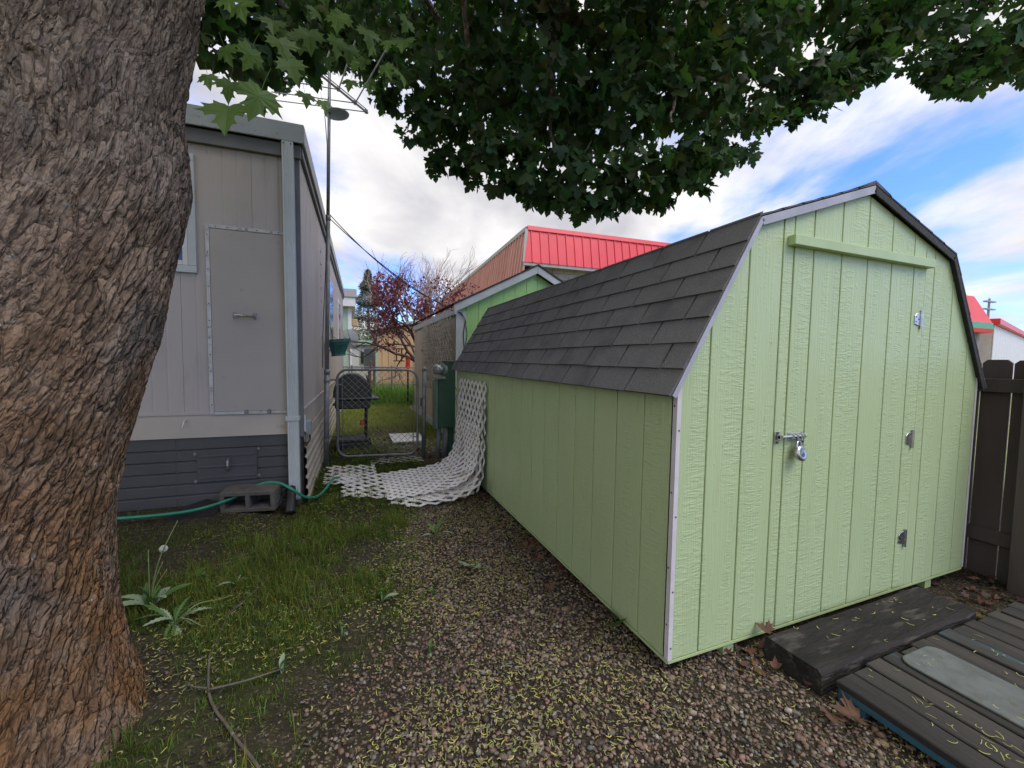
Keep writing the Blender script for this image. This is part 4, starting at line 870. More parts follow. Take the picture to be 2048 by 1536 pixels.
def mobile_home():
    t = thing('mobile_home', 'taupe metal-sided mobile home with slate skirting, behind the maple trunk', 'mobile home', TR, rotz=TROT)
    end = lambda h, z, d: (h, -d, z)
    sde = lambda h, z, d: (d, h, z)
    LN, HT = 9.4, 3.05
    MB().box(-3.6, -0.02, 0.02, LN, 0.05, HT).build('body', MT['siding'], t)
    # end wall: siding sheets above the ledge
    for a, b in ((-3.6, -2.46), (-2.46, -1.27), (-1.27, -0.862), (-0.862, -0.355), (-0.355, -0.052)):
        V, F = ribbed(a+0.001, b-0.001, 0.862, 3.0, 0.1015, 0.010, 0.0028, end); obj('siding_sheet', V, F, MT['siding'], t)
    MB().box(-3.6, -0.052, -0.010, 0.019, 0.836, 0.861, 0.002).build('ledge_trim', MT['siding'], t)
    MB().box(-3.6, -0.052, -0.004, 0.019, 0.650, 0.835).build('lower_band', MT['band'], t)
    MB().box(-0.051, 0.006, -0.009, 0.045, 0.62, 3.04, 0.003).build('corner_board', MT['fascia_dark'], t)
    # slate skirting in sheets
    for a, b in ((-3.6, -2.05), (-2.05, -0.93), (-0.93, -0.02)):
        V, F = ribbed(a+0.001, b-0.001, -0.02, 0.648, 0.094, 0.011, 0.010, lambda h, z, d: end(h, z, d-0.008), True); obj('skirting_sheet', V, F, MT['skirt'], t)
    V, F = slab([(-0.79, 0.275), (-0.36, 0.275), (-0.36, 0.545), (-0.79, 0.545)], end, -0.006, 0.0, 0.001)
    hatch = obj('skirting_hatch', V, F, MT['skirt'], t)
    for zz in (0.31, 0.40, 0.49):
        MB().box(-0.78, -0.37, -0.006, -0.0005, zz-0.008, zz+0.008, 0.002).build('hatch_rib', MT['skirt'], hatch)
    for x, z in ((-0.345, 0.535), (-0.345, 0.300), (-0.80, 0.515), (-0.80, 0.285)):
        MB().cyl((x, 0.004, z), (x, -0.005, z), 0.012, 12).build('washer', MT['galv'], hatch)
    MB().tube([(-0.566, -0.007, 0.46), (-0.566, -0.03, 0.45), (-0.566, -0.032, 0.41), (-0.566, -0.032, 0.385), (-0.566, -0.008, 0.365)], 0.009, 8).build('handle', MT['steel'], hatch)
    # tall access panel with its worn aluminium strips
    ac = MB().box(-0.655, -0.098, -0.014, -0.002, 0.862, 2.352, 0.001).build('access_panel', MT['panel'], t)
    MB().box(-0.684, -0.657, -0.0165, -0.003, 0.838, 2.385, 0.001).build('edge_strip', MT['strip'], ac)
    for a, b in ((-0.655, -0.405), (-0.385, -0.225), (-0.205, -0.10)):
        MB().box(a, b, -0.0165, -0.003, 2.356, 2.384, 0.001).build('top_strip', MT['strip'], ac)
    for a, b in ((-0.655, -0.44), (-0.41, -0.27), (-0.24, -0.10)):
        MB().box(a, b, -0.0165, -0.011, 0.836, 0.860, 0.001).build('bottom_strip', MT['strip'], ac)
    for k in range(11): MB().cyl((-0.670, -0.016, 0.92+0.138*k), (-0.670, -0.0185, 0.92+0.138*k), 0.005, 8).build('rivet', MT['screw'], ac)
    for x in (-0.61, -0.53, -0.44, -0.32, -0.16): MB().cyl((x, -0.016, 2.370), (x, -0.0185, 2.370), 0.005, 8).build('rivet', MT['screw'], ac)
    for x in (-0.425, -0.255): MB().box(x-0.012, x+0.012, -0.022, -0.0145, 0.838, 0.875, 0.002).build('latch', MT['galv'], ac)
    hz = 1.66; hb = MB()
    for x in (-0.492, -0.348): hb.box(x-0.014, x+0.014, -0.019, -0.0142, hz-0.026, hz+0.026, 0.001)
    hb.tube([(-0.488, -0.019, hz), (-0.478, -0.045, hz), (-0.42, -0.054, hz), (-0.362, -0.045, hz), (-0.352, -0.019, hz)], 0.0105, 10)
    hb.build('handle', MT['steel'], ac)
    # window beside it, mostly behind the trunk
    wf = MB().box(-1.45, -0.745, -0.022, -0.001, 1.985, 2.040, 0.003).box(-1.45, -0.745, -0.022, -0.001, 2.86, 2.915, 0.003).box(-0.800, -0.745, -0.022, -0.001, 2.041, 2.859, 0.003).box(-1.45, -1.395, -0.022, -0.001, 2.041, 2.859, 0.003).build('window', MT['downspout'], t)
    MB().box(-0.840, -0.803, -0.014, -0.001, 2.043, 2.857, 0.002).box(-1.392, -1.355, -0.014, -0.001, 2.043, 2.857, 0.002).box(-1.353, -0.842, -0.014, -0.001, 2.043, 2.078, 0.002).build('window_sash', MT['white'], wf)
    MB().box(-1.353, -0.842, -0.008, -0.004, 2.08, 2.857).build('pane', MT['glass'], wf)
    # roof edge
    MB().box(-3.7, 0.045, -0.075, LN+0.05, 3.235, 3.255).build('roof', MT['fascia'], t)
    MB().box(-3.7, 0.050, -0.082, -0.060, 3.112, 3.262, 0.004).build('end_fascia', MT['fascia'], t)
    MB().box(-3.7, 0.046, -0.086, -0.0825, 3.110, 3.128, 0.001).build('drip_edge', MT['fascia'], t)
    MB().box(-3.7, 0.020, -0.040, -0.012, 3.001, 3.108, 0.003).build('end_shade_band', MT['fascia_dark'], t)  # band under the fascia; its dark grey stands in for the shadow there
    MB().box(0.030, 0.052, -0.058, LN+0.05, 3.112, 3.262, 0.004).build('side_fascia', MT['fascia'], t)
    MB().box(0.006, 0.029, -0.010, LN, 3.045, 3.20, 0.002).build('side_soffit', MT['fascia_dark'], t)
    # downspout at the corner
    b = MB()
    pr = [(-0.155, -0.025), (-0.155, -0.088), (-0.142, -0.092), (-0.136, -0.088), (-0.130, -0.092), (-0.122, -0.088), (-0.115, -0.092), (-0.108, -0.088), (-0.100, -0.092), (-0.092, -0.088), (-0.082, -0.092), (-0.070, -0.088), (-0.070, -0.025)]
    pr = [(x+0.038, y) for x, y in pr]
    n = len(pr); V = [(x, y, 3.105) for x, y in pr]+[(x+0.012, y, 0.085) for x, y in pr]
    b.add(V, [(i, n+i, n+(i+1) % n, (i+1) % n) for i in range(n)]+[tuple(range(n)), tuple(range(n, 2*n))[::-1]])
    ds = b.build('downspout', MT['downspout'], t)
    MB().box(-0.122, -0.015, -0.097, -0.015, 0.775, 0.812, 0.002).build('strap', MT['downspout'], ds)
    for x in (-0.102, -0.047): MB().cyl((x, -0.092, 3.085), (x, -0.095, 3.085), 0.006, 8).build('rivet', MT['screw'], ds)
    MB().tube([(-0.855, -0.006, 0.80), (-0.857, -0.03, 0.79), (-0.868, -0.035, 0.74)], 0.007, 6).build('hook', MT['strip'], t)
    # long side: ribbed sheets
    y = 0.047; i = 0
    while y < LN-0.1:
        y2 = min(y+0.92, LN); V, F = ribbed(y+0.001, y2-0.001, 0.872, 3.044, 0.115, 0.010, 0.008, sde); obj('side_siding_sheet', V, [f[::-1] for f in F], MT['side_siding'], t); y = y2; i += 1
    MB().box(-0.018, 0.014, 0.047, LN, 0.843, 0.871, 0.003).build('side_ledge', MT['side_siding'], t)
    MB().box(-0.018, 0.002, 0.047, LN, 0.60, 0.842).build('side_band', MT['side_siding'], t)
    y = 0.02
    while y < LN-0.1:
        y2 = min(y+1.55, LN); V, F = ribbed(y+0.001, y2-0.001, -0.03, 0.66, 0.094, 0.022, 0.016, lambda h, z, d: sde(h, z, d+0.022+0.02*(0.66-z)), True); obj('side_skirting_sheet', V, [f[::-1] for f in F], MT['skirt_light'], t); y = y2
    MB().box(-0.012, 0.003, 0.0, 0.019, -0.02, 0.655).build('skirting_corner', MT['black'], t)
    ob = MB().box(0.004, 0.055, 0.10, 0.20, 0.615, 0.745, 0.006).build('outlet_box', MT['greybox'], t)
    MB().box(0.003, 0.014, 0.055, 0.098, 0.555, 0.80, 0.002).build('backplate', MT['white'], ob)
    MB().tube([(0.04, 0.14, 0.614), (0.045, 0.12, 0.57), (0.02, 0.06, 0.53), (0.0, 0.02, 0.50)], 0.008, 6).build('cord', MT['black'], ob)
    # windows on the long side
    for y0 in (3.3, 6.2):
        w = MB().box(0.002, 0.022, y0, y0+0.9, 1.45, 2.65, 0.004).build('window', MT['white'], t)
        MB().box(0.0225, 0.026, y0+0.06, y0+0.84, 1.51, 2.59).build('pane', MT['glass'], w)
    for k in range(11): MB().box(0.002, 0.010, 1.98, 2.05, 1.1+0.16*k, 1.125+0.16*k, 0.002).build('clip', MT['strip'], t)
mobile_home()
def hose():
    k = [(-3.6, 2.60), (-2.92, 2.56), (-2.65, 2.55), (-2.40, 2.56), (-2.20, 2.57), (-2.05, 2.62), (-1.92, 2.70), (-1.80, 2.66), (-1.70, 2.60), (-1.60, 2.66), (-1.52, 2.82), (-1.46, 3.00), (-1.40, 3.20), (-1.34, 3.36)]
    z = [0.12, 0.11, 0.105, 0.11, 0.15, 0.20, 0.245, 0.245, 0.20, 0.10, 0.045, 0.05, 0.09, 0.06]
    P = np.array([(a, b, c) for (a, b), c in zip(k, z)]); tt = np.linspace(0, len(P)-1, 80)
    def cr(tv):
        i = int(min(max(math.floor(tv), 0), len(P)-2)); f = tv-i
        p0, p1, p2, p3 = P[max(i-1, 0)], P[i], P[i+1], P[min(i+2, len(P)-1)]
        return 0.5*((2*p1)+(-p0+p2)*f+(2*p0-5*p1+4*p2-p3)*f*f+(-p0+3*p1-3*p2+p3)*f**3)
    V, F = tube([cr(v) for v in tt], 0.0125, 10); tag(obj('garden_hose', V, F, MT['hose'], None, True), 'green garden hose running over the concrete block beside the mobile home', 'hose')
hose()
def cblock():
    t = thing('concrete_block', 'dirty hollow concrete block tipped on its side under the hose', 'concrete block', (-1.98, 2.62, 0.05))
    # two cores facing the yard: outer frame and one web
    b = MB(); x0, x1, y0, y1, z0, z1 = -2.20, -1.795, 2.545, 2.73, 0.065, 0.235
    b.box(x0, x1, y0, y1, z0, z0+0.032, 0.004).box(x0, x1, y0, y1, z1-0.032, z1, 0.004)
    b.box(x0, x0+0.034, y0+0.001, y1-0.001, z0+0.030, z1-0.030, 0.002).box(x1-0.034, x1, y0+0.001, y1-0.001, z0+0.030, z1-0.030, 0.002).box(-2.015, -1.982, y0+0.001, y1-0.001, z0+0.030, z1-0.030, 0.002)
    b.box(x0+0.03, x1-0.03, y1-0.02, y1-0.002, z0+0.03, z1-0.03)
    o = b.build('shell', MT['block'], t); t.rotation_euler = (0.10, 0.0, math.radians(-10))
cblock()
def elbow():
    t = thing('downspout_elbow', 'black plastic drain elbow at the foot of the downspout', 'drain elbow', (-1.71, 2.60, 0.03))
    b = MB(); pts = []; rr = []
    for i, s in enumerate(np.linspace(0, 1, 26)):
        a = s*math.pi/2; pts.append((-1.715+0.02*s, 2.66-0.17*math.sin(a)*s-0.03*s, 0.045+0.14*math.cos(a)*(1-0.1*s))); rr.append(0.042 if i % 2 else 0.035)
    b.tube(pts, rr, 14); b.build('pipe', MT['black'], t, True)
    MB().tube([(-1.78, 2.66, 0.16), (-1.79, 2.60, 0.17), (-1.80, 2.58, 0.10)], 0.012, 8).build('clip', MT['black'], t)
    MB().box(-1.735, -1.69, 2.575, 2.60, 0.085, 0.115, 0.004).build('bracket', MT['steel'], t)
elbow()
tag(obj('plastic_sheet', [(-2.62, 2.60, 0.05), (-2.45, 2.50, 0.045), (-2.26, 2.56, 0.05), (-2.20, 2.68, 0.10), (-2.34, 2.75, 0.14), (-2.52, 2.70, 0.09), (-2.4, 2.62, 0.10)], [(0,1,6),(1,2,6),(2,3,6),(3,4,6),(4,5,6),(5,0,6)], MT['black']), 'crumpled black plastic scrap between the hose and the slate skirting', 'plastic scrap')
# ================================================================ antenna mast
def antenna():
    t = thing('television_antenna', 'tall pole-mounted television antenna beside the mobile home', 'antenna', (-1.504, 4.151, 0))
    base, top = np.array([-1.504, 4.151, -0.05]), np.array([-1.418, 4.151, 4.62])
    at = lambda z: base+(top-base)*((z+0.05)/4.67)
    MB().cyl(at(-0.05), at(1.17), 0.030, 14).build('lower_pole', MT['galv'], t, True)
    MB().cyl(at(1.13), at(3.0), 0.0235, 12).build('middle_pole', MT['galv'], t, True)
    MB().cyl(at(2.96), at(4.62), 0.0175, 12).build('upper_pole', MT['galv'], t, True)
    for z, r in ((1.15, 0.034), (2.97, 0.027)): MB().cyl(at(z-0.03), at(z+0.03), r, 12).build('pole_collar', MT['galv'], t, True)
    B0, B3 = np.array([-1.56, 3.79, 4.40]), np.array([-0.99, 4.40, 4.40]); bp = lambda s: B0+(B3-B0)*s
    boom = MB().cyl(bp(0), bp(1), 0.013, 8).build('boom', MT['alu'], t)
    d = (B3-B0)/np.linalg.norm(B3-B0); MB().cyl(bp(0.1)+np.array([0, 0, 0.035]), bp(0.97)+np.array([0, 0, 0.035]), 0.006, 6).build('feed_line', MT['alu'], t)
    for s, l, r in ((0.12, (-2.10, 3.96), (-1.29, 3.02)), (0.42, (-2.08, 4.14), (-1.15, 3.20)), (0.74, (-2.05, 4.40), (-0.87, 3.24)), (0.97, (-2.02, 4.56), None)):
        p = bp(s)
        MB().cyl(p, (l[0], l[1], 4.40), 0.006, 6).build('element', MT['alu'], t)
        if r: MB().cyl(p, (r[0], r[1], 4.42), 0.008, 6).build('element', MT['alu'], t)
        MB().box(p[0]-0.02, p[0]+0.02, p[1]-0.02, p[1]+0.02, 4.385, 4.425, 0.004).build('element_clamp', MT['alu'], t)
    # round amplifier plate
    c = np.array([-1.345, 4.20, 4.20]); prof = [(0, -0.02), (0.10, -0.018), (0.135, -0.004), (0.14, 0.006), (0.11, 0.02), (0, 0.028)]; V = []; F = []
    for r, z in prof:
        for k in range(28): a = 2*math.pi*k/28; V.append(c+np.array([r*math.cos(a), r*math.sin(a), z+0.12*r*math.cos(a)]))
    for l in range(5):
        for k in range(28): F.append((l*28+k, l*28+(k+1) % 28, (l+1)*28+(k+1) % 28, (l+1)*28+k))
    obj('round_plate', V, F, MT['greybox'], t, True)
    MB().tube([(-1.43, 4.12, 4.33), (-1.47, 4.1, 4.1), (-1.45, 4.12, 3.8), (-1.46, 4.13, 3.2), (-1.48, 4.12, 2.4), (-1.52, 4.13, 1.6), (-1.53, 4.14, 1.2)], 0.005, 6).build('lead', MT['cable'], t)
    for z in (0.32, 1.04): MB().cyl(at(z-0.012), at(z+0.012), 0.036, 12).build('gate_hinge_band', MT['galv'], t)
antenna()
def cables():
    A = np.array([-1.45, 4.15, 2.98]); Bp = np.array([0.285, 5.02, 2.06])
    for k, (sag, dz, lab) in enumerate(((0.10, 0.0, 'upper of the two black cables strung from the antenna pole to the green outbuilding'), (0.17, -0.05, 'lower of the two black cables strung from the antenna pole to the green outbuilding'))):
        pts = [A+(Bp-A)*s-np.array([0, 0, sag*4*s*(1-s)+dz]) for s in np.linspace(0, 1, 24)]
        off = 0.0 if k == 0 else 0.03
        pts += [Bp+np.array([0.10+off, -0.05, -0.02+dz]), Bp+np.array([0.17, -0.045, -0.12]), Bp+np.array([0.20-off*2, -0.04, -0.35]), Bp+np.array([0.16, -0.04, -0.62]), Bp+np.array([0.06, -0.04, -0.80])]
        V, F = tube(pts, 0.0055, 6); tag(obj('cable', V, F, MT['cable'], None, True), lab, 'cable', 'overhead cables')
cables()
# ================================================================ gate
def rrect(x0, x1, z0, z1, r, n=6):
    P = []
    for cx, cz, a0 in ((x1-r, z1-r, 0), (x0+r, z1-r, 90), (x0+r, z0+r, 180), (x1-r, z0+r, 270)):
        for k in range(n+1): a = math.radians(a0+90*k/n); P.append((cx+r*math.cos(a), cz+r*math.sin(a)))
    return P
def chain(mp, x0, x1, z0, z1, s, r):
    b = MB()
    for sg in (1, -1):
        c = x0-(z1-z0)-s
        while c < x1+(z1-z0)+s:
            # line x = c + sg*(z - z0)
            za, zb = z0, z1; xa, xb = (c, c+(z1-z0)) if sg > 0 else (c+(z1-z0), c)
            ta, tb = 0.0, 1.0; dx = xb-xa
            if dx != 0:
                t0, t1 = (x0-xa)/dx, (x1-xa)/dx; ta, tb = max(0, min(t0, t1)), min(1, max(t0, t1))
            if tb-ta > 0.01:
                p = lambda t: mp(xa+dx*t, z0+(z1-z0)*t, 0.002*sg); b.tube([p(ta), p(tb)], r, 4)
            c += s
    return b
def gate():
    t = thing('chain_link_gate', 'galvanised chain-link walk gate hung on the antenna pole', 'gate', (-0.87, 4.35, 0.05))
    ga, gb = np.array([-1.375, 4.40]), np.array([-0.385, 4.27]); L = float(np.linalg.norm(gb-ga)); u = (gb-ga)/L; nv = np.array([-u[1], u[0]])
    mp = lambda h, z, d=0.0: (ga[0]+u[0]*h+nv[0]*d, ga[1]+u[1]*h+nv[1]*d, z)
    P = rrect(0, L, 0.045, 1.17, 0.13)
    MB().tube([mp(x, z) for x, z in P], 0.017, 10, closed=True).build('frame', MT['galv'], t, True)
    chain(mp, 0.055, L-0.05, 0.08, 1.15, 0.082, 0.0021).build('wire_mesh', MT['wire'], t)
    for x in (0.06, L-0.055): MB().cyl(mp(x, 0.10), mp(x, 1.06), 0.006, 6).build('tension_bar', MT['galv'], t)
    for z in (0.28, 0.62, 0.98):
        for x in (0.03, L-0.03): MB().cyl(mp(x-0.035, z), mp(x+0.035, z), 0.008, 6).build('tension_band', MT['galv'], t)
    for x in (0.3, 0.45, 0.62, 0.78): MB().cyl(mp(x-0.012, 1.172), mp(x+0.012, 1.172), 0.0225, 8).build('tie', MT['galv'], t)
    for z in (0.32, 1.04): MB().cyl(mp(-0.12, z), mp(0.0, z), 0.012, 8).build('hinge', MT['galv'], t)
    la = MB().cyl(mp(L-0.01, 0.80), mp(L+0.10, 0.80), 0.011, 8).build('latch', MT['galv'], t)
    MB().cyl(mp(L+0.045, 0.79), mp(L+0.045, 0.69), 0.009, 8).build('latch_pin', MT['dark_steel'], la)
gate()
def post():
    t = thing('gate_post', 'galvanised latch post with domed cap between the gate and the meter box', 'post', (-0.255, 4.27, 0))
    MB().cyl((-0.305, 4.27, -0.05), (-0.297, 4.27, 1.17), 0.029, 14).build('pipe', MT['galv'], t, True)
    MB().tube([(-0.297, 4.27, 1.165), (-0.297, 4.27, 1.19), (-0.297, 4.27, 1.21), (-0.297, 4.27, 1.222)], [0.033, 0.032, 0.022, 0.004], 14).build('cap', MT['galv'], t, True)
post()
# ================================================================ electric meter pedestal
def meter():
    t = thing('meter_pedestal', 'dark green electric meter box on a post between the gate and the shed', 'electric meter', (-0.04, 4.25, 0))
    # box face looks to the alley (-X); its long side faces the camera
    MB().box(-0.135, 0.095, 4.13, 4.30, 0.40, 1.055, 0.006).box(-0.055, 0.094, 4.132, 4.298, 1.050, 1.285, 0.004).build('box', MT['box_green'], t)
    MB().box(-0.180, -0.137, 4.125, 4.305, 0.385, 1.05, 0.006).build('cover', MT['box_side'], t)
    MB().box(-0.062, 0.100, 4.122, 4.307, 1.287, 1.300, 0.003).build('cap', MT['box_green'], t)
    m = MB().tube([(-0.045, 4.195, 1.185), (-0.085, 4.175, 1.185)], 0.082, 24).build('meter_ring', MT['greybox'], t, True)
    MB().tube([(-0.086, 4.175, 1.185), (-0.165, 4.135, 1.185), (-0.185, 4.125, 1.185), (-0.192, 4.122, 1.185)], [0.070, 0.066, 0.058, 0.02], 24).build('meter_dome', MT['meter'], m, True)
    MB().box(-0.195, -0.045, 4.095, 4.20, 1.058, 1.088, 0.004).build('seal_bracket', MT['galv'], t)
    MB().box(0.00, 0.096, 4.20, 4.30, -0.05, 0.399, 0.004).build('post', MT['box_green'], t)
    for x, y in ((-0.115, 4.19), (-0.03, 4.17)): MB().cyl((x-0.015, y, -0.05), (x, y, 0.399), 0.033, 14).build('conduit', MT['conduit'], t, True)
    for x in (0.02, 0.055): MB().cyl((x, 4.129, 0.43), (x, 4.126, 0.43), 0.008, 8).build('bolt', MT['screw'], t)
    MB().tube([(0.098, 4.14, 0.95), (0.12, 4.13, 0.88), (0.105, 4.14, 0.80), (0.125, 4.13, 0.60), (0.10, 4.14, 0.48), (0.13, 4.12, 0.40), (0.125, 4.12, 0.22)], 0.004, 6).build('loose_wire', MT['cable'], t)
meter()
# ================================================================ lattice sheets
def lattice(name, prof, width, y0, spacing, sw, mat, label, th=0.006, tw=0.0, dy=0.0, seed=0, yaw=0.0, group=None):
    """a sheet of crossed slats; prof is the bent centre line (x, z) along its length, width runs along Y"""
    P = np.array(prof, float); seg = np.hypot(*np.diff(P, axis=0).T); S_ = np.concatenate([[0], np.cumsum(seg)]); Lg = S_[-1]
    fx = lambda s: np.interp(s, S_, P[:, 0]); fz = lambda s: np.interp(s, S_, P[:, 1])
    def pos(s, t, d):
        e = 0.01; tx, tz = fx(s+e)-fx(s-e), fz(s+e)-fz(s-e); l = np.hypot(tx, tz)+1e-9; nx, nz = tz/l, -tx/l
        wob = 0.012*(vnoise(s*2.0+seed, t*2.0, seed=seed)-0.5)
        x, y, z = fx(s)+nx*(d+wob), y0+t+dy*s/Lg, fz(s)+nz*(d+wob)
        ca, sa = math.cos(yaw), math.sin(yaw); return np.stack([x*ca-(y-y0)*sa, y0+x*sa+(y-y0)*ca, z], -1)
    V, F = [], []
    for sg in (1, -1):
        c = -width-Lg
        while c < Lg+width:
            # s = c + sg*t   over t in [0,width]
            ts = sorted([(0-c)/sg, (Lg-c)/sg]); ta, tb = max(0, ts[0]), min(width, ts[1])
            if tb-ta > 0.02 and random.random() > 0.02:
                c0, c = c, c+random.gauss(0, 0.0025)
                ta, tb = (ta+random.uniform(0, 0.06) if random.random() < 0.12 else ta), (tb-random.uniform(0, 0.12) if random.random() < 0.06 and tb-ta > 0.5 else tb)
                n = max(2, int((tb-ta)/0.05)+1); t = np.linspace(ta, tb, n); s = c+sg*t; hw = sw/2*0.7071
                ds, dt = hw, -hw*sg
                q = []
                for (a, b) in ((1, -1), (1, 1), (-1, 1), (-1, -1)):
                    q.append(pos(np.clip(s+a*ds, 0, Lg), np.clip(t+a*dt, 0, width), sg*th*0.5+b*th*0.45))
                q = np.stack(q, 1); m = len(V); V += q.reshape(-1, 3).tolist()
                for i in range(n-1):
                    for k in range(4): F.append((m+i*4+k, m+i*4+(k+1) % 4, m+(i+1)*4+(k+1) % 4, m+(i+1)*4+k))
                F += [(m, m+1, m+2, m+3), (m+(n-1)*4+3, m+(n-1)*4+2, m+(n-1)*4+1, m+(n-1)*4)]
                c = c0
            c += spacing
    o = obj(name, V, F, mat); tag(o, label, 'lattice', group); return o
def arc(pts, n=40):
    P = np.array(pts, float); tt = np.linspace(0, len(P)-1, n); out = []
    for tv in tt:
        i = int(min(math.floor(tv), len(P)-2)); f = tv-i; p0, p1, p2, p3 = P[max(i-1, 0)], P[i], P[i+1], P[min(i+2, len(P)-1)]
        out.append(0.5*((2*p1)+(-p0+p2)*f+(2*p0-5*p1+4*p2-p3)*f*f+(-p0+3*p1-3*p2+p3)*f**3))
    return out
lattice('lattice_panel', arc([(-0.025, 1.11), (-0.03, 0.75), (-0.035, 0.4), (-0.06, 0.16), (-0.15, 0.035), (-0.35, 0.03), (-0.60, 0.028)]), 1.02, 2.42, 0.140, 0.038, MT['lattice'], 'upright white lattice sheet standing against the shed side wall', seed=1)
lattice('lattice_panel', arc([(-0.05, 0.92), (-0.055, 0.55), (-0.07, 0.32), (-0.125, 0.15), (-0.25, 0.075), (-0.5, 0.05), (-0.9, 0.035)]), 0.98, 2.44, 0.140, 0.038, MT['lattice'], 'middle white lattice sheet curling from the shed wall onto the ground', seed=2, dy=-0.06)
lattice('lattice_panel', arc([(-0.072, 0.70), (-0.08, 0.47), (-0.105, 0.32), (-0.165, 0.21), (-0.28, 0.135), (-0.45, 0.095), (-0.68, 0.075), (-0.93, 0.06)]), 0.92, 2.46, 0.100, 0.036, MT['lattice'], 'topmost close-woven white lattice sheet curving off the shed wall', seed=3, dy=0.0)
lattice('lattice_panel', arc([(-0.10, 0.20), (-0.22, 0.09), (-0.45, 0.045), (-0.80, 0.03)]), 0.8, 2.28, 0.145, 0.038, MT['lattice'], 'broken white lattice sheet at the bottom edge of the heap', seed=4, dy=0.02)
lattice('lattice_panel', arc([(-0.42, 0.06), (-0.8, 0.055), (-1.10, 0.045), (-1.32, 0.035)]), 0.86, 2.24, 0.148, 0.046, MT['lattice'], 'open white lattice sheet lying flat on the grass near the hose end', seed=5, dy=0.55)
lattice('lattice_panel', arc([(-0.95, 0.03), (-1.2, 0.035), (-1.50, 0.03)]), 0.75, 3.15, 0.145, 0.042, MT['lattice'], 'grass-grown white lattice piece lying next to the cream skirting', seed=6, dy=0.1)
lattice('lattice_panel', arc([(-0.35, 0.02), (-0.7, 0.025), (-1.0, 0.02)]), 0.35, 3.95, 0.14, 0.036, MT['lattice_old'], 'dirty lattice scrap lying in the weeds below the gate', seed=7)
# ================================================================ grill
def grill():
    t = thing('barbecue_grill', 'black kettle-lidded gas barbecue grill behind the gate', 'grill', (-1.15, 5.15, 0))
    x0, x1, y0, y1 = -1.40, -0.98, 4.92, 5.32
    for x, y in ((x0+0.02, y0+0.02), (x1-0.02, y0+0.02), (x0+0.02, y1), (x1-0.02, y1)):
        MB().cyl((x-0.01, y, 0.0), (x, y, 0.76), 0.016, 8).build('leg', MT['grill'], t)
    MB().box(x0-0.01, x1+0.01, y0, y1+0.02, 0.13, 0.165, 0.006).build('bottom_shelf', MT['grill_shelf'], t)
    MB().box(x0-0.02, x1+0.02, y0-0.01, y1+0.03, 0.0, 0.11, 0.01).build('cover_skirt', MT['grill'], t)
    MB().box(x0-0.02, x1+0.03, y0-0.02, y1+0.04, 0.60, 0.735, 0.02).build('firebox', MT['grill'], t)
    MB().box(x0-0.02, x1+0.10, y0-0.03, y1+0.05, 0.738, 0.760, 0.004).build('rim', MT['dark_steel'], t)
    # lid: half barrel lying along Y, end towards the alley
    V = []; F = []; n = 18; ys = [y0-0.015, y0+0.005, y1+0.01, y1+0.03]
    for yi, yy in enumerate(ys):
        k_ = 0.94 if yi in (0, 3) else 1.0
        for k in range(n):
            a = math.pi*k/(n-1); V.append((-1.19+0.255*k_*math.cos(a), yy, 0.765+0.335*k_*math.sin(a)**0.85))
    for l in range(3):
        for k in range(n-1): F.append((l*n+k, l*n+k+1, (l+1)*n+k+1, (l+1)*n+k))
    F += [tuple(range(n))[::-1], tuple(range(3*n, 4*n))]
    lid = obj('lid', V, F, MT['grill'], t, False)
    MB().tube([(-0.985, 4.96, 0.86), (-0.945, 4.96, 0.88), (-0.945, 5.28, 0.88), (-0.985, 5.28, 0.86)], 0.012, 8).build('handle', MT['dark_steel'], lid)
    MB().box(-0.965, -0.82, 4.95, 5.30, 0.715, 0.745, 0.008).build('side_shelf', MT['grill'], t)
    V, F = slab([(4.98, 0.80), (5.28, 0.80), (5.25, 1.02), (5.20, 1.06), (5.05, 1.06), (5.0, 1.02)], lambda h, z, d: (-0.90-d-0.25*(z-0.8), h+0.28, z), 0, 0.03, 0.004); obj('burner_cover', V, F, MT['grill'], t)
    MB().tube([(-1.00, 5.0, 0.60), (-1.01, 4.99, 0.48), (-1.05, 4.98, 0.42)], 0.008, 6).build('gas_hose', MT['cable'], t)
    MB().cyl((-1.06, 4.98, 0.44), (-1.06, 4.98, 0.36), 0.032, 10).build('regulator', MT['orange'], t)
    MB().cyl((-1.45, 5.0, 0.66), (-1.39, 5.0, 0.66), 0.02, 10).build('knob', MT['dark_steel'], t)
    for y in (4.95, 5.28):
        MB().cyl((-1.0, y-0.02, 0.07), (-1.0, y+0.02, 0.07), 0.07, 16).build('wheel', MT['black'], t)
grill()
def planter():
    t = thing('hanging_planter', 'dark green octagonal plastic planter hanging off the mobile home side wall', 'planter', (-1.40, 5.2, 1.36))
    V = []; F = []; n = 8
    for r, z in ((0.0, 1.375), (0.10, 1.375), (0.105, 1.345), (0.085, 1.345), (0.10, 1.38), (0.150, 1.535), (0.172, 1.54), (0.172, 1.585), (0.155, 1.585), (0.150, 1.50), (0.0, 1.50)):
        for k in range(n): a = 2*math.pi*(k+0.5)/n; V.append((-1.37+r*math.cos(a)+0.04*(z-1.4), 5.2+r*math.sin(a), z+0.10*r*math.cos(a)))
    m = 11
    for l in range(m-1):
        for k in range(n): F.append((l*n+k, l*n+(k+1) % n, (l+1)*n+(k+1) % n, (l+1)*n+k))
    obj('pot', V, F, MT['pot'], t)
    MB().tube([(-1.55, 5.2, 1.60), (-1.50, 5.2, 1.66), (-1.40, 5.2, 1.60)], 0.006, 6).build('bracket', MT['galv'], t)
    MB().cyl((-1.53, 5.1, 2.1), (-1.44, 5.14, 1.585), 0.003, 5).build('string', MT['cable'], t)
planter()
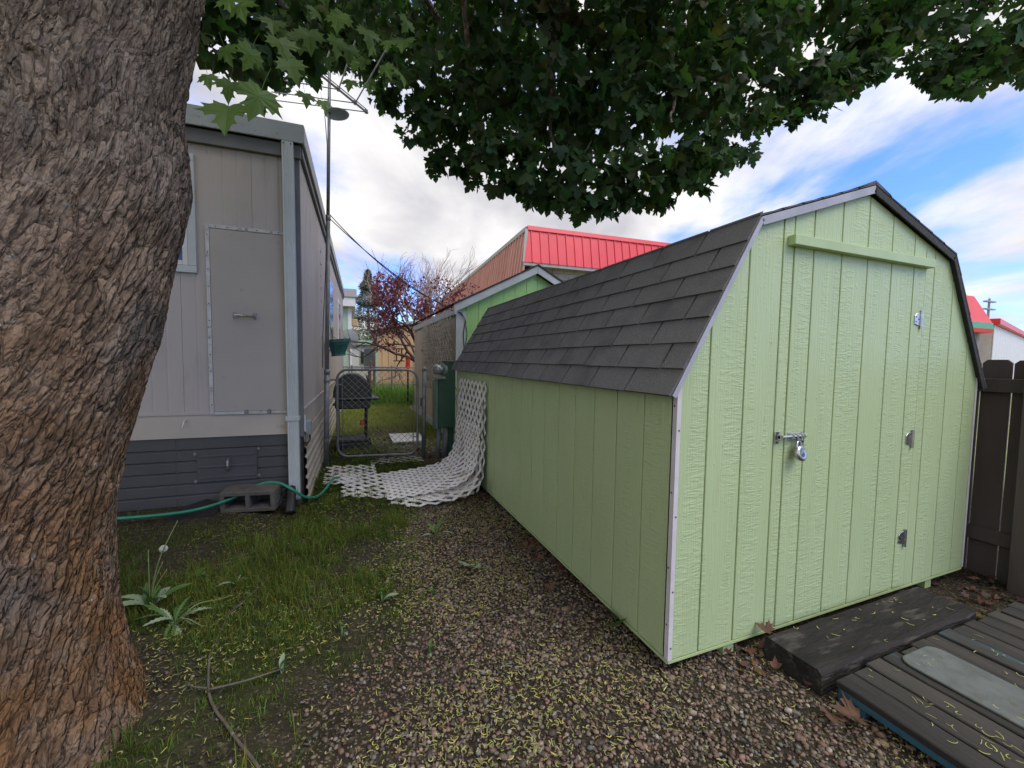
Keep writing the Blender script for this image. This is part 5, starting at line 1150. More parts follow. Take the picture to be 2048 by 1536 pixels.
tag(obj('white_board', *MB().box(-0.62, -0.12, 5.15, 5.85, 0.03, 0.055, 0.004).__dict__.values(), MT['white']), 'flat white board lying on the litter behind the gate', 'board')
# ================================================================ green outbuilding behind the shed
def outbuilding():
    t = thing('green_outbuilding', 'bright green gabled outbuilding with white fascia, behind the shed', 'outbuilding', (1.65, 5.0, 0))
    X0, X1, Y0, Y1, EV, AX, AZ = 0.315, 2.99, 5.0, 9.3, 2.06, 1.654, 2.74
    front = lambda h, z, d: (h, Y0-d, z)
    prof = [(X0, 0), (X1, 0), (X1, EV), (AX, AZ), (X0, EV)]
    V, F = slab(prof, front, -0.05, -0.008); w = obj('gable_wall', V, F, MT['green2'], t)
    x = X0+0.16
    while x < X1-0.01:
        b = min(x+0.2032-0.006, X1); p = [(x, 0), (b, 0), (b, 3), (x, 3)]
        for (x1, z1), (x2, z2) in ((prof[2], prof[3]), (prof[3], prof[4])):
            nx, nz = z2-z1, -(x2-x1); p = clip(p, nx, nz, nx*x1+nz*z1)
        V, F = slab(p, front, -0.007, 0.0, 0.0015); obj('board', V, F, MT['green2'], w); x += 0.2032
    MB().box(X0-0.006, X0+0.155, Y0-0.012, Y0-0.001, 0, EV+0.01).build('corner_board', MT['b2white'], t)
    # side wall to the alley
    MB().box(X0, X0+0.03, Y0+0.051, Y1, 0.0, EV).build('side_wall', MT['b2side'], t)
    for k in range(14):
        y = Y0+0.06+k*0.3; MB().box(X0-0.012, X0-0.001, y, y+0.292, 0.14, EV-0.10, 0.002).build('side_board', MT['b2side'], t)
    MB().box(X0-0.02, X0-0.001, Y0+0.0, Y1, 0.0, 0.135, 0.002).build('base_board', MT['b2white'], t)
    MB().box(X0-0.045, X0-0.013, Y0-0.08, Y1+0.06, EV-0.055, EV+0.055, 0.003).build('eave_fascia', MT['b2white'], t)
    MB().box(X0+0.04, X1, Y1-0.03, Y1, 0, EV).box(X1-0.03, X1, Y0+0.06, Y1-0.04, 0, EV).build('rear_walls', MT['b2side'], t)
    for sx, xa in ((1, X0), (-1, X1)):
        # sloping fascia boards in front of the gable
        ln = math.hypot(AX-xa, AZ-EV); ux, uz = (AX-xa)/ln, (AZ-EV)/ln; xs, zs = xa-ux*0.06, EV-uz*0.06
        p = [(xs, zs), (AX-sx*0.002, AZ+0.002), (AX-sx*0.002, AZ+0.125), (xs, zs+0.12)]
        V, F = slab(p if sx > 0 else p[::-1], front, 0.055, 0.078, 0.002); obj('gable_fascia', V, F, MT['b2white'], t)
        V, F = slab([(xs, zs+0.121), (AX, AZ+0.127), (AX, AZ+0.152), (xs-ux*0.03, zs+0.134)], lambda h, z, d: (h, Y0-0.09+d, z), 0, Y1-Y0+0.15); obj('roof', V, F, MT['roof_dark'], t)
outbuilding()
# old lattice hung on its alley wall
def wall_lattice():
    def mk(y0, L, z0, z1):
        V, F = [], []
        for sg in (1, -1):
            c = -3.0
            while c < L+3.0:
                za, zb = z0, z1; ya = c; yb = c+sg*(z1-z0)
                t0, t1 = sorted(((0-ya)/(yb-ya), (L-ya)/(yb-ya))); t0, t1 = max(0, t0), min(1, t1)
                if t1-t0 > 0.02:
                    n = 12; m = len(V)
                    for i in range(n):
                        t = t0+(t1-t0)*i/(n-1); y = ya+(yb-ya)*t; z = za+(zb-za)*t; h = 0.5*0.032*0.707
                        wv = 0.035+0.05*math.sin(y*2.1+0.6)**2*max(0, (z-0.9))/1.0
                        x = 0.302-wv-sg*0.004
                        V += [(x, y0+y-h, z+sg*h), (x, y0+y+h, z-sg*h), (x-0.006, y0+y+h, z-sg*h), (x-0.006, y0+y-h, z+sg*h)]
                    for i in range(n-1):
                        for k in range(4): F.append((m+i*4+k, m+i*4+(k+1) % 4, m+(i+1)*4+(k+1) % 4, m+(i+1)*4+k))
                c += 0.165
        return V, F
    V, F = mk(5.03, 2.9, 0.75, 1.99); tag(obj('lattice_panel', V, F, MT['lattice_old']), 'bowed stained lattice sheet hung on the alley wall of the green outbuilding', 'lattice')
wall_lattice()
# ================================================================ building with the red metal mansard
def red_building():
    th = math.radians(-3.0); cx, cy = 3.92, 10.85
    t = thing('red_roofed_building', 'block building with a bright red metal mansard roof, rising behind the shed', 'building', (cx, cy, 0), rotz=th)
    # local: front face along +x at y=0, left face along +y at x=0; mansard leans back
    zb, zt, lean = 4.41, 5.60, 0.20; LX, LY = 11.0, 20.0
    MB().box(0.35, LX, 0.35, LY, 0, zb+0.02).build('wall_core', MT['cmu'], t)
    # painted block courses, the few rows that show above the other roofs
    bw, bh = 0.40, 0.20
    for r in range(6):
        z1 = zb-0.01-r*bh; x = 0.335-(0.2 if r % 2 else 0)
        while x < 5.2:
            a, b = max(x, 0.335), x+bw-0.012
            if b-a > 0.05: MB().box(a, b, 0.325, 0.349, z1-bh+0.012, z1, 0.003).build('block', MT['cmu'], t)
            x += bw
    MB().box(0.08, LX, 0.08, 0.324, zb-0.06, zb-0.012).build('soffit', MT['soffit'], t)
    MB().box(0.0, LX, 0.02, 0.07, zb-0.10, zb+0.0, 0.004).build('gutter_edge', MT['soffit'], t)
    # front mansard pans with raised ribs
    pw = 0.305; n = int(LX/pw)
    for i in range(n):
        a = i*pw; d0, d1 = 0.0, lean
        V = [(a if i else lean*0.0, -0.0, zb), (a+pw-0.03, 0.0, zb), (a+pw-0.026, -0.03, zb), (a+pw-0.005, -0.03, zb), (a+pw, 0.0, zb)]
        V += [(max(x, lean) if i == 0 else x, y+lean, zt-0.12) for x, y, z in V]
        obj('roof_pan', V, [(k, k+1, 6+k, 5+k) for k in range(4)], MT['red'], t)
    MB().add([(lean-0.02, lean-0.05, zt-0.14), (LX, lean-0.05, zt-0.14), (LX, lean-0.02, zt), (lean-0.02, lean-0.02, zt), (lean-0.02, lean+0.1, zt-0.14), (LX, lean+0.1, zt-0.14), (LX, lean+0.1, zt), (lean-0.02, lean+0.1, zt)],
             [(0,1,2,3),(3,2,6,7),(0,3,7,4),(1,5,6,2),(0,4,5,1)]).build('ridge_cap', MT['red'], t)
    MB().add([(-0.05, 0.0, zb), (0.0, -0.01, zb), (lean, lean-0.02, zt-0.1), (lean-0.10, lean+0.0, zt-0.1)], [(0,1,2,3)]).build('corner_flashing', MT['soffit'], t)
    # left face: the faded pans run back along the side
    n = int(LY/pw)
    for i in range(n):
        a = 0.02+i*pw
        V = [(0.03, a, zb-0.35+0.1), (0.03, a+pw-0.03, zb-0.25), (-0.03, a+pw-0.032, zb-0.25), (-0.03, a+pw-0.005, zb-0.25), (0.03, a+pw, zb-0.25)]
        V += [(x+lean-0.03, max(y, lean) if i == 0 else y, zt-0.12) for x, y, z in V]
        obj('side_pan', V, [(k+1, k, 5+k, 6+k) for k in range(4)], MT['red_faded'], t)
    MB().box(lean-0.06, lean+0.08, lean+0.101, LY, zt-0.14, zt-0.005, 0.004).build('side_cap', MT['soffit'], t)
    MB().box(0.02, 0.34, 0.351, LY, zb-0.65, zb-0.252).build('side_band', MT['cmu'], t)
    MB().box(lean+0.1, LX, lean+0.12, LY, zt-0.3, zt-0.2).build('roof_deck', MT['soffit'], t)
red_building()
def mansard2():
    t = thing('drive_up_canopy', 'small red mansard canopy with a green stripe, beyond the dark fence', 'canopy', (27.2, 9.1, 0))
    b = MB(); zt, zm, zb = 4.75, 3.42, 2.95
    # a mansard block: sloping upper part, stripe, lower lip
    def ring(x0, x1, y0, y1, z): return [(x0, y0, z), (x1, y0, z), (x1, y1, z), (x0, y1, z)]
    A = ring(23.0, 27.2, 9.4, 14, zt); B_ = ring(22.6, 27.72, 8.88, 14.5, zm); q = [(0, 1, 5, 4), (1, 2, 6, 5), (2, 3, 7, 6), (3, 0, 4, 7)]
    obj('sloped_roof', A+B_, [f[::-1] for f in q]+[(0, 1, 2, 3)], MT['red'], t)
    obj('stripe', ring(22.58, 27.74, 8.86, 14.52, zm-0.002)+ring(22.56, 27.76, 8.84, 14.54, zm-0.28), [f[::-1] for f in q], MT['stripe'], t)
    obj('lip', ring(22.56, 27.76, 8.84, 14.54, zm-0.282)+ring(22.6, 27.72, 8.88, 14.5, zb), [f[::-1] for f in q]+[(7, 6, 5, 4)], MT['red'], t)
    MB().cyl((27.3, 9.3, 0), (27.3, 9.3, zb), 0.16, 10).build('post', MT['greybox'], t); MB().cyl((23.0, 9.3, 0), (23.0, 9.3, zb), 0.16, 10).build('post', MT['greybox'], t)
mansard2()
def storage_wall():
    t = thing('white_storage_building', 'long white metal building with a red roof edge, beyond the dark fence', 'building', (44.3, 13.1, 0), rotz=math.radians(14))
    for k in range(26): MB().box(-16+k*1.2, -16+k*1.2+1.17, -0.06, 0.0, 0, 3.42, 0.02).build('wall_panel', MT['white'], t)
    MB().box(-16, 15.3, 0.001, 8, 0, 3.42).build('body', MT['white'], t); MB().box(-16.2, 15.4, -0.25, 8.2, 3.425, 3.72, 0.02).build('roof_edge', MT['red'], t)
storage_wall()
def pole():
    t = thing('utility_pole', 'distant wooden utility pole with cross-arms, beyond the red canopy', 'utility pole', (62.5, 21.5, 0))
    MB().cyl((62.5, 21.5, 0), (62.5, 21.5, 8.6), 0.16, 8, 0.10).build('pole', MT['greybox'], t)
    for z in (8.2, 7.4): MB().box(61.6, 63.6, 21.35, 21.65, z, z+0.13).build('cross_arm', MT['greybox'], t)
pole()
# ================================================================ beyond the gate
def next_house():
    t = thing('mint_house', 'mint green house end with white roof band, past the mobile home', 'house', (-3.0, 17.2, 0))
    MB().box(-5.2, -1.10, 16.9, 24, 0, 3.35).build('wall', MT['mint'], t)
    MB().box(-5.3, -0.95, 16.6, 24.2, 3.36, 3.72, 0.01).build('roof_band', MT['white'], t); MB().box(-5.35, -0.90, 16.55, 24.25, 3.725, 4.05, 0.01).build('roof_edge', MT['soffit'], t)
    MB().box(-1.24, -1.095, 16.87, 17.05, 0, 3.35).build('corner_board', MT['white'], t)
    w = MB().box(-2.6, -1.7, 16.86, 16.899, 1.0, 2.3, 0.01).build('window', MT['white'], t); MB().box(-2.52, -1.78, 16.85, 16.859, 1.08, 2.22).build('pane', MT['glass'], w)
    MB().box(-1.09, -0.86, 17.6, 18.0, 2.65, 2.95, 0.02).build('porch_light_box', MT['tan'], t)
next_house()
def dish():
    t = thing('satellite_dish', 'grey satellite dish on a pole beside the mint green house', 'satellite dish', (-1.2, 15.5, 0)); V = []; F = []
    for l, r in enumerate((0.0, 0.12, 0.24, 0.34)):
        for k in range(20): a = 2*math.pi*k/20; V.append((-1.2+r*math.cos(a), 15.5+0.4*r*r-0.15*r*math.sin(a), 2.03+1.05*r*math.sin(a)))
    for l in range(3):
        for k in range(20): F.append((l*20+k, l*20+(k+1) % 20, (l+1)*20+(k+1) % 20, (l+1)*20+k))
    obj('reflector', V, F, MT['greybox'], t, True); MB().cyl((-1.2, 15.6, 0), (-1.2, 15.6, 2.0), 0.03, 8).build('pole', MT['galv'], t); MB().cyl((-1.2, 15.5, 1.75), (-1.2, 15.1, 1.9), 0.015, 6).build('feed_arm', MT['galv'], t)
dish()
def tan_shed():
    t = thing('tan_shed', 'tan board-sided shed behind the purple maple', 'shed', (2.0, 20.0, 0))
    x = -0.02; k = 0
    while x < 4.0:
        zt = 2.62+0.35*x/2 if x < 2 else 3.0-0.35*(x-2)/2
        MB().box(x, x+0.285, 19.55, 19.60, 0.05, zt, 0.006).build('board', MT['tan'], t); x += 0.30; k += 1
    MB().box(0.0, 4.0, 19.605, 22.5, 0, 2.6).build('body', MT['tan'], t)
    MB().box(-0.02, 0.10, 19.52, 19.549, 0, 2.6).build('corner_board', MT['mint'], t)
    for sx, xa, xb, za, zb in ((1, -0.25, 2.0, 2.60, 3.06), (-1, 4.25, 2.0, 2.60, 3.06)):
        p = [(xa, za), (xb, zb), (xb, zb+0.14), (xa, za+0.14)]
        V, F = slab(p if sx > 0 else p[::-1], lambda h, z, d: (h, 19.3+d, z), 0, 3.3); obj('roof', V, F, MT['soffit'], t)
tan_shed()
def white_trailer():
    t = thing('white_trailer_home', 'low white trailer home with a pale green roof edge, far past the gate', 'trailer home', (-0.5, 25.5, 0))
    MB().box(-4, 1.6, 25.0, 28, 0.0, 2.05).build('wall', MT['white'], t); MB().box(-4.1, 1.8, 24.8, 28.2, 2.06, 2.32, 0.02).build('roof_edge', MT['mint'], t)
    w = MB().box(-0.6, 0.3, 24.96, 24.999, 0.9, 1.7).build('window', MT['soffit'], t); MB().box(-0.54, 0.24, 24.95, 24.959, 0.96, 1.64).build('pane', MT['glass'], w)
white_trailer()
def far_fence():
    t = thing('chain_link_fence', 'low chain-link fence crossing the lot beyond the grass', 'fence', (-0.2, 11.4, 0))
    A, Bv = np.array([-1.75, 11.75]), np.array([3.6, 10.55]); L = float(np.linalg.norm(Bv-A)); u = (Bv-A)/L
    mp = lambda h, z, d=0.0: (A[0]+u[0]*h, A[1]+u[1]*h+d, z)
    MB().cyl(mp(0, 1.05), mp(L, 1.05), 0.020, 8).build('top_rail', MT['galv'], t)
    for h in (0.05, 0.62, 1.75, 3.0, 4.2, 5.4): MB().cyl(mp(h, 0), mp(h, 1.10), 0.026, 8).build('post', MT['galv'], t)
    chain(mp, 0, L, 0.05, 1.04, 0.085, 0.0028).build('wire_mesh', MT['wire'], t)
far_fence()
for x, y, h, lab in ((-0.66, 11.0, 1.22, 'shorter rusty brown stake by the far chain-link fence'), (-0.56, 11.0, 1.38, 'taller rusty brown stake by the far chain-link fence')):
    t = thing('stake', lab, 'stake', (x, y, 0), 'rusty stakes by the far fence'); MB().box(x-0.025, x+0.025, y-0.025, y+0.025, 0, h, 0.004).build('shaft', MT['brownpost'], t); MB().cyl((x, y, h), (x, y, h+0.03), 0.028, 8, 0.01).build('tip', MT['brownpost'], t)
t = thing('utility_box', 'grey utility box on a post near the far chain-link fence', 'utility box', (-0.62, 12.6, 0)); MB().box(-0.78, -0.46, 12.5, 12.7, 0.95, 1.62, 0.02).build('box', MT['greybox'], t); MB().cyl((-0.62, 12.6, 0), (-0.62, 12.6, 0.95), 0.04, 8).build('post', MT['black'], t)
t = thing('plant_stake', 'thin black garden stake holding a red cup feeder beside the outbuilding', 'feeder stake', (0.28, 10.3, 0)); MB().cyl((0.28, 10.3, 0), (0.28, 10.3, 1.05), 0.022, 8).build('stake', MT['black'], t); MB().tube([(0.28, 10.3, 1.05), (0.28, 10.3, 1.10), (0.28, 10.3, 1.30), (0.28, 10.3, 1.36)], [0.08, 0.06, 0.06, 0.085], 12).build('cup', MT['redplastic'], t)
t = thing('bird_feeder', 'small wooden hanging bird feeder in front of the tan shed', 'bird feeder', (0.23, 12.1, 1.3))
MB().box(0.06, 0.42, 12.0, 12.2, 1.60, 1.63, 0.004).build('roof', MT['brownpost'], t); MB().box(0.08, 0.40, 12.0, 12.2, 1.22, 1.25, 0.004).build('tray', MT['brownpost'], t)
for x in (0.15, 0.31): MB().box(x, x+0.035, 12.08, 12.12, 1.251, 1.599).build('upright', MT['brownpost'], t)
MB().cyl((0.24, 12.1, 1.63), (0.24, 12.1, 2.3), 0.006, 5).build('hanger', MT['cable'], t)
# ================================================================ the big maple
def bark_disp(u, v, seed):
    """bark relief in metres over (u = round the stem, v = up the stem)"""
    w = (fbm(u*5, v*5, seed=seed+1)-0.5)
    uu, vv = u-0.30*np.minimum(v, 1.6)+0.03*w, v
    w2 = fbm(u*16+3, v*9, seed=seed+2)-0.5
    f1, f2, idv = cellf(uu/0.028+1.6*w+0.8*w2, vv/0.17+1.2*w+0.4*w2, seed, 1.0)
    ridge = np.clip((f2-f1)*4.2, 0, 1); ridge = ridge*ridge*(3-2*ridge)
    g1, g2, _ = cellf(uu/0.012+1.5*w2, vv/0.055+w2, seed+3); r2 = np.clip((g2-g1)*2.2, 0, 1)
    big = fbm(u*2.2, v*1.3, seed=seed+7)-0.5
    return 0.011*ridge*(0.35+0.9*idv) + 0.003*r2 + 0.035*big + 0.012*(fbm(uu*34, v*12, seed=seed+11, oct=4)-0.5)
def stem(zs, cxy, R, nth, seed, facing=None, roots=0.0):
    n = len(zs)
    if facing is None: th = np.linspace(0, 2*math.pi, nth, endpoint=False)
    else:
        k = int(nth*0.84); th = np.concatenate([np.linspace(facing-1.75, facing+1.75, k, endpoint=False), np.linspace(facing+1.75, facing-1.75+2*math.pi, nth-k, endpoint=False)])
    TH, Z = np.meshgrid(th, zs); Rr = np.asarray(R)[:, None]
    u = np.angle(np.exp(1j*(TH-(facing or 0))))*0.40
    d = bark_disp(u.ravel(), Z.ravel(), seed).reshape(TH.shape)
    if roots: d = d + roots*np.exp(-np.maximum(Z, 0)/0.16)*(0.5+0.5*np.cos(4*TH+0.9))**1.5 + 0.25*roots*np.exp(-np.maximum(Z, 0)/0.35)
    r = Rr+d-0.018
    c = np.asarray(cxy); X = c[:, 0][:, None]+r*np.cos(TH); Y = c[:, 1][:, None]+r*np.sin(TH); ZZ = Z+0*X
    V = np.stack([X, Y, ZZ], -1).reshape(-1, 3); m = len(th)
    i, j = np.meshgrid(np.arange(n-1), np.arange(m), indexing='ij'); j2 = (j+1) % m
    F = np.stack([i*m+j, i*m+j2, (i+1)*m+j2, (i+1)*m+j], -1).reshape(-1, 4)
    return V, F
LEAF_HALF = [(0.0, 0.06), (0.12, -0.04), (0.24, -0.05), (0.42, -0.12), (0.38, 0.03), (0.46, 0.10), (0.66, 0.13), (0.55, 0.24), (0.60, 0.33), (0.78, 0.46), (0.55, 0.44), (0.50, 0.56), (0.36, 0.46), (0.24, 0.47), (0.26, 0.62), (0.36, 0.74), (0.20, 0.74), (0.14, 0.84), (0.0, 1.06)]
LEAF_LOD = [(0.0, 0.06), (0.36, -0.10), (0.40, 0.08), (0.74, 0.30), (0.56, 0.36), (0.60, 0.52), (0.26, 0.46), (0.30, 0.72), (0.0, 1.05)]
def leaf_template(half):
    o = half + [(-x, y) for x, y in half[-2:0:-1]]; V = [(0, 0.30, 0)]+[(x, y, 0) for x, y in o]; V = np.array(V, float)
    V[:, 2] = 0.10*np.abs(V[:, 0])-0.16*(V[:, 1]-0.3)**2-0.10*np.abs(V[:, 0])**2; n = len(o)
    return V, np.array([(0, 1+i, 1+(i+1) % n) for i in range(n)])
def orient(tip, nrm):
    """rotation columns (x, y=tip, z=normal) for arrays of tip directions and normals"""
    t = tip/np.linalg.norm(tip, axis=1)[:, None]; n = nrm-t*np.sum(nrm*t, 1)[:, None]; n /= np.linalg.norm(n, axis=1)[:, None]+1e-9
    return np.stack([np.cross(t, n), t, n], -1)
def maple():
    t = thing('maple_tree', 'big maple with thick furrowed trunk and low leafy canopy', 'tree', (-2.41, 0.46, 0))
    kz = [-0.12, 0.0, 0.10, 0.23, 0.41, 0.60, 0.79, 0.97, 1.16, 1.35, 1.54, 1.68, 1.80, 1.94, 2.09, 2.23, 2.34, 2.53, 2.72, 3.01, 3.9]
    kx = [-2.45, -2.45, -2.415, -2.412, -2.408, -2.411, -2.398, -2.366, -2.318, -2.256, -2.205, -2.162, -2.120, -2.075, -2.070, -2.072, -2.053, -2.015, -1.994, -1.979, -1.85]
    ky = [0.43, 0.43, 0.462, 0.460, 0.463, 0.461, 0.470, 0.490, 0.519, 0.554, 0.581, 0.603, 0.622, 0.642, 0.644, 0.643, 0.651, 0.666, 0.674, 0.680, 0.72]
    kr = [0.56, 0.50, 0.455, 0.425, 0.40, 0.40, 0.40, 0.394, 0.387, 0.369, 0.347, 0.328, 0.310, 0.289, 0.275, 0.268, 0.263, 0.254, 0.25, 0.25, 0.22]
    zs = np.linspace(-0.12, 3.9, 560); ker = lambda a: np.interp(zs, kz, a)
    sm = lambda a: np.convolve(np.pad(a, 6, 'edge'), np.ones(13)/13, 'valid')
    cx, cy, R = sm(ker(kx)), sm(ker(ky)), sm(ker(kr))
    face = math.atan2(-1.31-0.5, -1.24+2.3)
    V1, F1 = stem(zs, np.stack([cx, cy], 1), R, 360, 3, face, 0.045)
    # the second stem forks off to the left
    z2 = np.linspace(0.9, 4.2, 260); s = (z2-0.9)/3.3
    V2, F2 = stem(z2, np.stack([-2.47-0.85*s, 0.52+0.50*s], 1), 0.32-0.09*s, 200, 23, face, 0)
    obj('trunk', V1, F1, MT['bark'], t, True); obj('fork_stem', V2, F2, MT['bark'], t, True)
    # limbs into the crown
    def limb(pts, r0, r1):
        P = np.array(arc(pts, 26)); P[:, :] += (RNG.random(P.shape)-0.5)*0.015; V, F = tube(P, np.linspace(r0, r1, len(P)), 9); obj('limb', V, F, MT['bark'], t, True)
    for pts, a, b in (([(-1.88, 0.71, 3.7), (-1.3, 1.2, 4.2), (-0.3, 1.7, 4.3), (0.8, 1.7, 3.9), (1.6, 1.3, 3.6)], 0.13, 0.02),
                      ([(-1.86, 0.72, 3.8), (-1.6, 1.6, 4.5), (-1.0, 2.5, 4.9), (-0.2, 3.2, 4.7)], 0.11, 0.02),
                      ([(-1.86, 0.70, 3.8), (-0.8, 0.4, 4.6), (0.8, 0.2, 4.7), (2.4, 0.4, 4.1)], 0.12, 0.02),
                      ([(-3.28, 1.0, 4.1), (-3.5, 1.6, 4.8), (-3.3, 2.4, 5.1)], 0.14, 0.03),
                      ([(-1.93, 0.70, 3.2), (-1.75, 0.95, 3.25), (-1.55, 1.2, 3.12), (-1.3, 1.5, 3.3)], 0.035, 0.006),
                      ([(0.3, 1.75, 4.15), (0.25, 1.7, 3.5), (0.2, 1.6, 3.0), (0.35, 1.45, 2.75)], 0.03, 0.005),
                      ([(-0.5, 1.62, 4.28), (-0.4, 1.8, 3.6), (-0.25, 1.9, 3.1)], 0.03, 0.005),
                      ([(1.2, 1.5, 3.78), (1.0, 1.2, 3.3), (0.75, 0.95, 2.9)], 0.025, 0.005)): limb(pts, a, b)
    # crown: leaf-shaped faces spread through many clumps
    T, TF = leaf_template(LEAF_LOD); Ps, Ns, Sz, Ti = [], [], [], []
    for grp, dens, sz in ((BL_VIS, 1650, 0.098), (BL_BACK, 1100, 0.105), (BL_TOP, 400, 0.105)):
        for (x, y, z, r) in grp:
            n = int(dens*r*r)+8; d = RNG.normal(0, 1, (n, 3)); d /= np.linalg.norm(d, axis=1)[:, None]; rad = r*(0.15+0.85*RNG.random(n)**0.45)
            p = np.array([x, y, z])+d*rad[:, None]*np.array([1.1, 1.1, 0.85])
            Ps.append(p); tip = d*0.5+RNG.normal(0, 0.45, (n, 3)); tip[:, 2] -= 0.75; Ti.append(tip)
            nn = d*0.5+RNG.normal(0, 0.6, (n, 3)); nn[:, 2] += 0.5; Ns.append(nn); Sz.append(sz*RNG.uniform(0.6, 1.25, n)*(0.72 if r < 0.15 else 1))
    P = np.concatenate(Ps); Rm = orient(np.concatenate(Ti), np.concatenate(Ns)); s = np.concatenate(Sz); n = len(P)
    Vt = np.repeat(T[None], n, 0); Vt[..., 2] += RNG.normal(0, 0.5, (n, 1))*Vt[..., 0]**2+RNG.normal(0, 0.3, (n, 1))*(Vt[..., 1]-0.3)**2
    V = np.einsum('nij,nkj->nki', Rm, Vt)*s[:, None, None]+P[:, None, :]
    F = (TF[None]+len(T)*np.arange(n)[:, None, None]).reshape(-1, 3)
    col = np.stack([RNG.uniform(0.7, 1.25, n), RNG.uniform(0.75, 1.2, n), RNG.uniform(0.7, 1.2, n)], 1)
    yl = RNG.random(n) < 0.04; col[yl] *= np.array([1.9, 1.3, 0.9])
    o = obj('crown', V.reshape(-1, 3), F, MT['leaf'], t, False, np.repeat(col, len(T), 0)); o['kind'] = 'stuff'
    # big single leaves hanging close to the camera
    T2, TF2 = leaf_template(LEAF_HALF)
    meshes = []
    for q in range(4):
        Vq = T2.copy(); Vq[:, 2] += (0.25, -0.3, 0.1, -0.12)[q]*Vq[:, 0]**2-(0.1, 0.25, 0.35, 0.18)[q]*(Vq[:, 1]-0.3)**2
        Vq[:, 0] *= (1.0, 0.94, 1.05, 0.9)[q]; b = MB(); b.add(Vq, [tuple(f) for f in TF2])
        b.tube([(0, 0.07, 0.0), (0.02, -0.25, 0.03), (0.0, -0.62, 0.12)], 0.012, 5)
        me = npmesh('maple_leaf', b.V, b.F, False, np.ones((len(b.V), 3))*(1.0, 1.15, 0.85, 1.3)[q]); me.materials.append(MT['leaf_young_lit']); meshes.append(me)
    big = [(-1.632, 0.492, 2.16, 0.125), (-1.532, 0.532, 2.262, 0.128), (-1.635, 0.55, 2.30, 0.075), (-1.555, 0.50, 2.40, 0.085), (-1.46, 0.62, 2.46, 0.090), (-1.665, 0.60, 2.45, 0.07), (-1.41, 0.78, 2.45, 0.062), (-1.345, 0.90, 2.50, 0.060), (-1.50, 0.70, 2.58, 0.10),
           (-1.60, 0.55, 2.58, 0.09), (-1.38, 0.62, 2.60, 0.085), (-1.66, 0.66, 2.66, 0.09), (-1.28, 0.80, 2.72, 0.085), (-1.72, 0.60, 2.34, 0.06)]
    for k in range(34): big.append((random.uniform(-1.72, -0.95), random.uniform(0.75, 1.35), random.uniform(2.62, 3.1), random.uniform(0.06, 0.095)))
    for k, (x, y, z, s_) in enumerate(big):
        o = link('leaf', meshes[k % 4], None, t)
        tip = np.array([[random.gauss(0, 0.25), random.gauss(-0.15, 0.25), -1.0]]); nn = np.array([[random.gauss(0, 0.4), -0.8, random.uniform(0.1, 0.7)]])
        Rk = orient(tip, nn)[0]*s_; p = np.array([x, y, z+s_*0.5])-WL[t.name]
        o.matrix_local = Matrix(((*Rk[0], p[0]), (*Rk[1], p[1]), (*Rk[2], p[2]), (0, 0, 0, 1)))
maple()
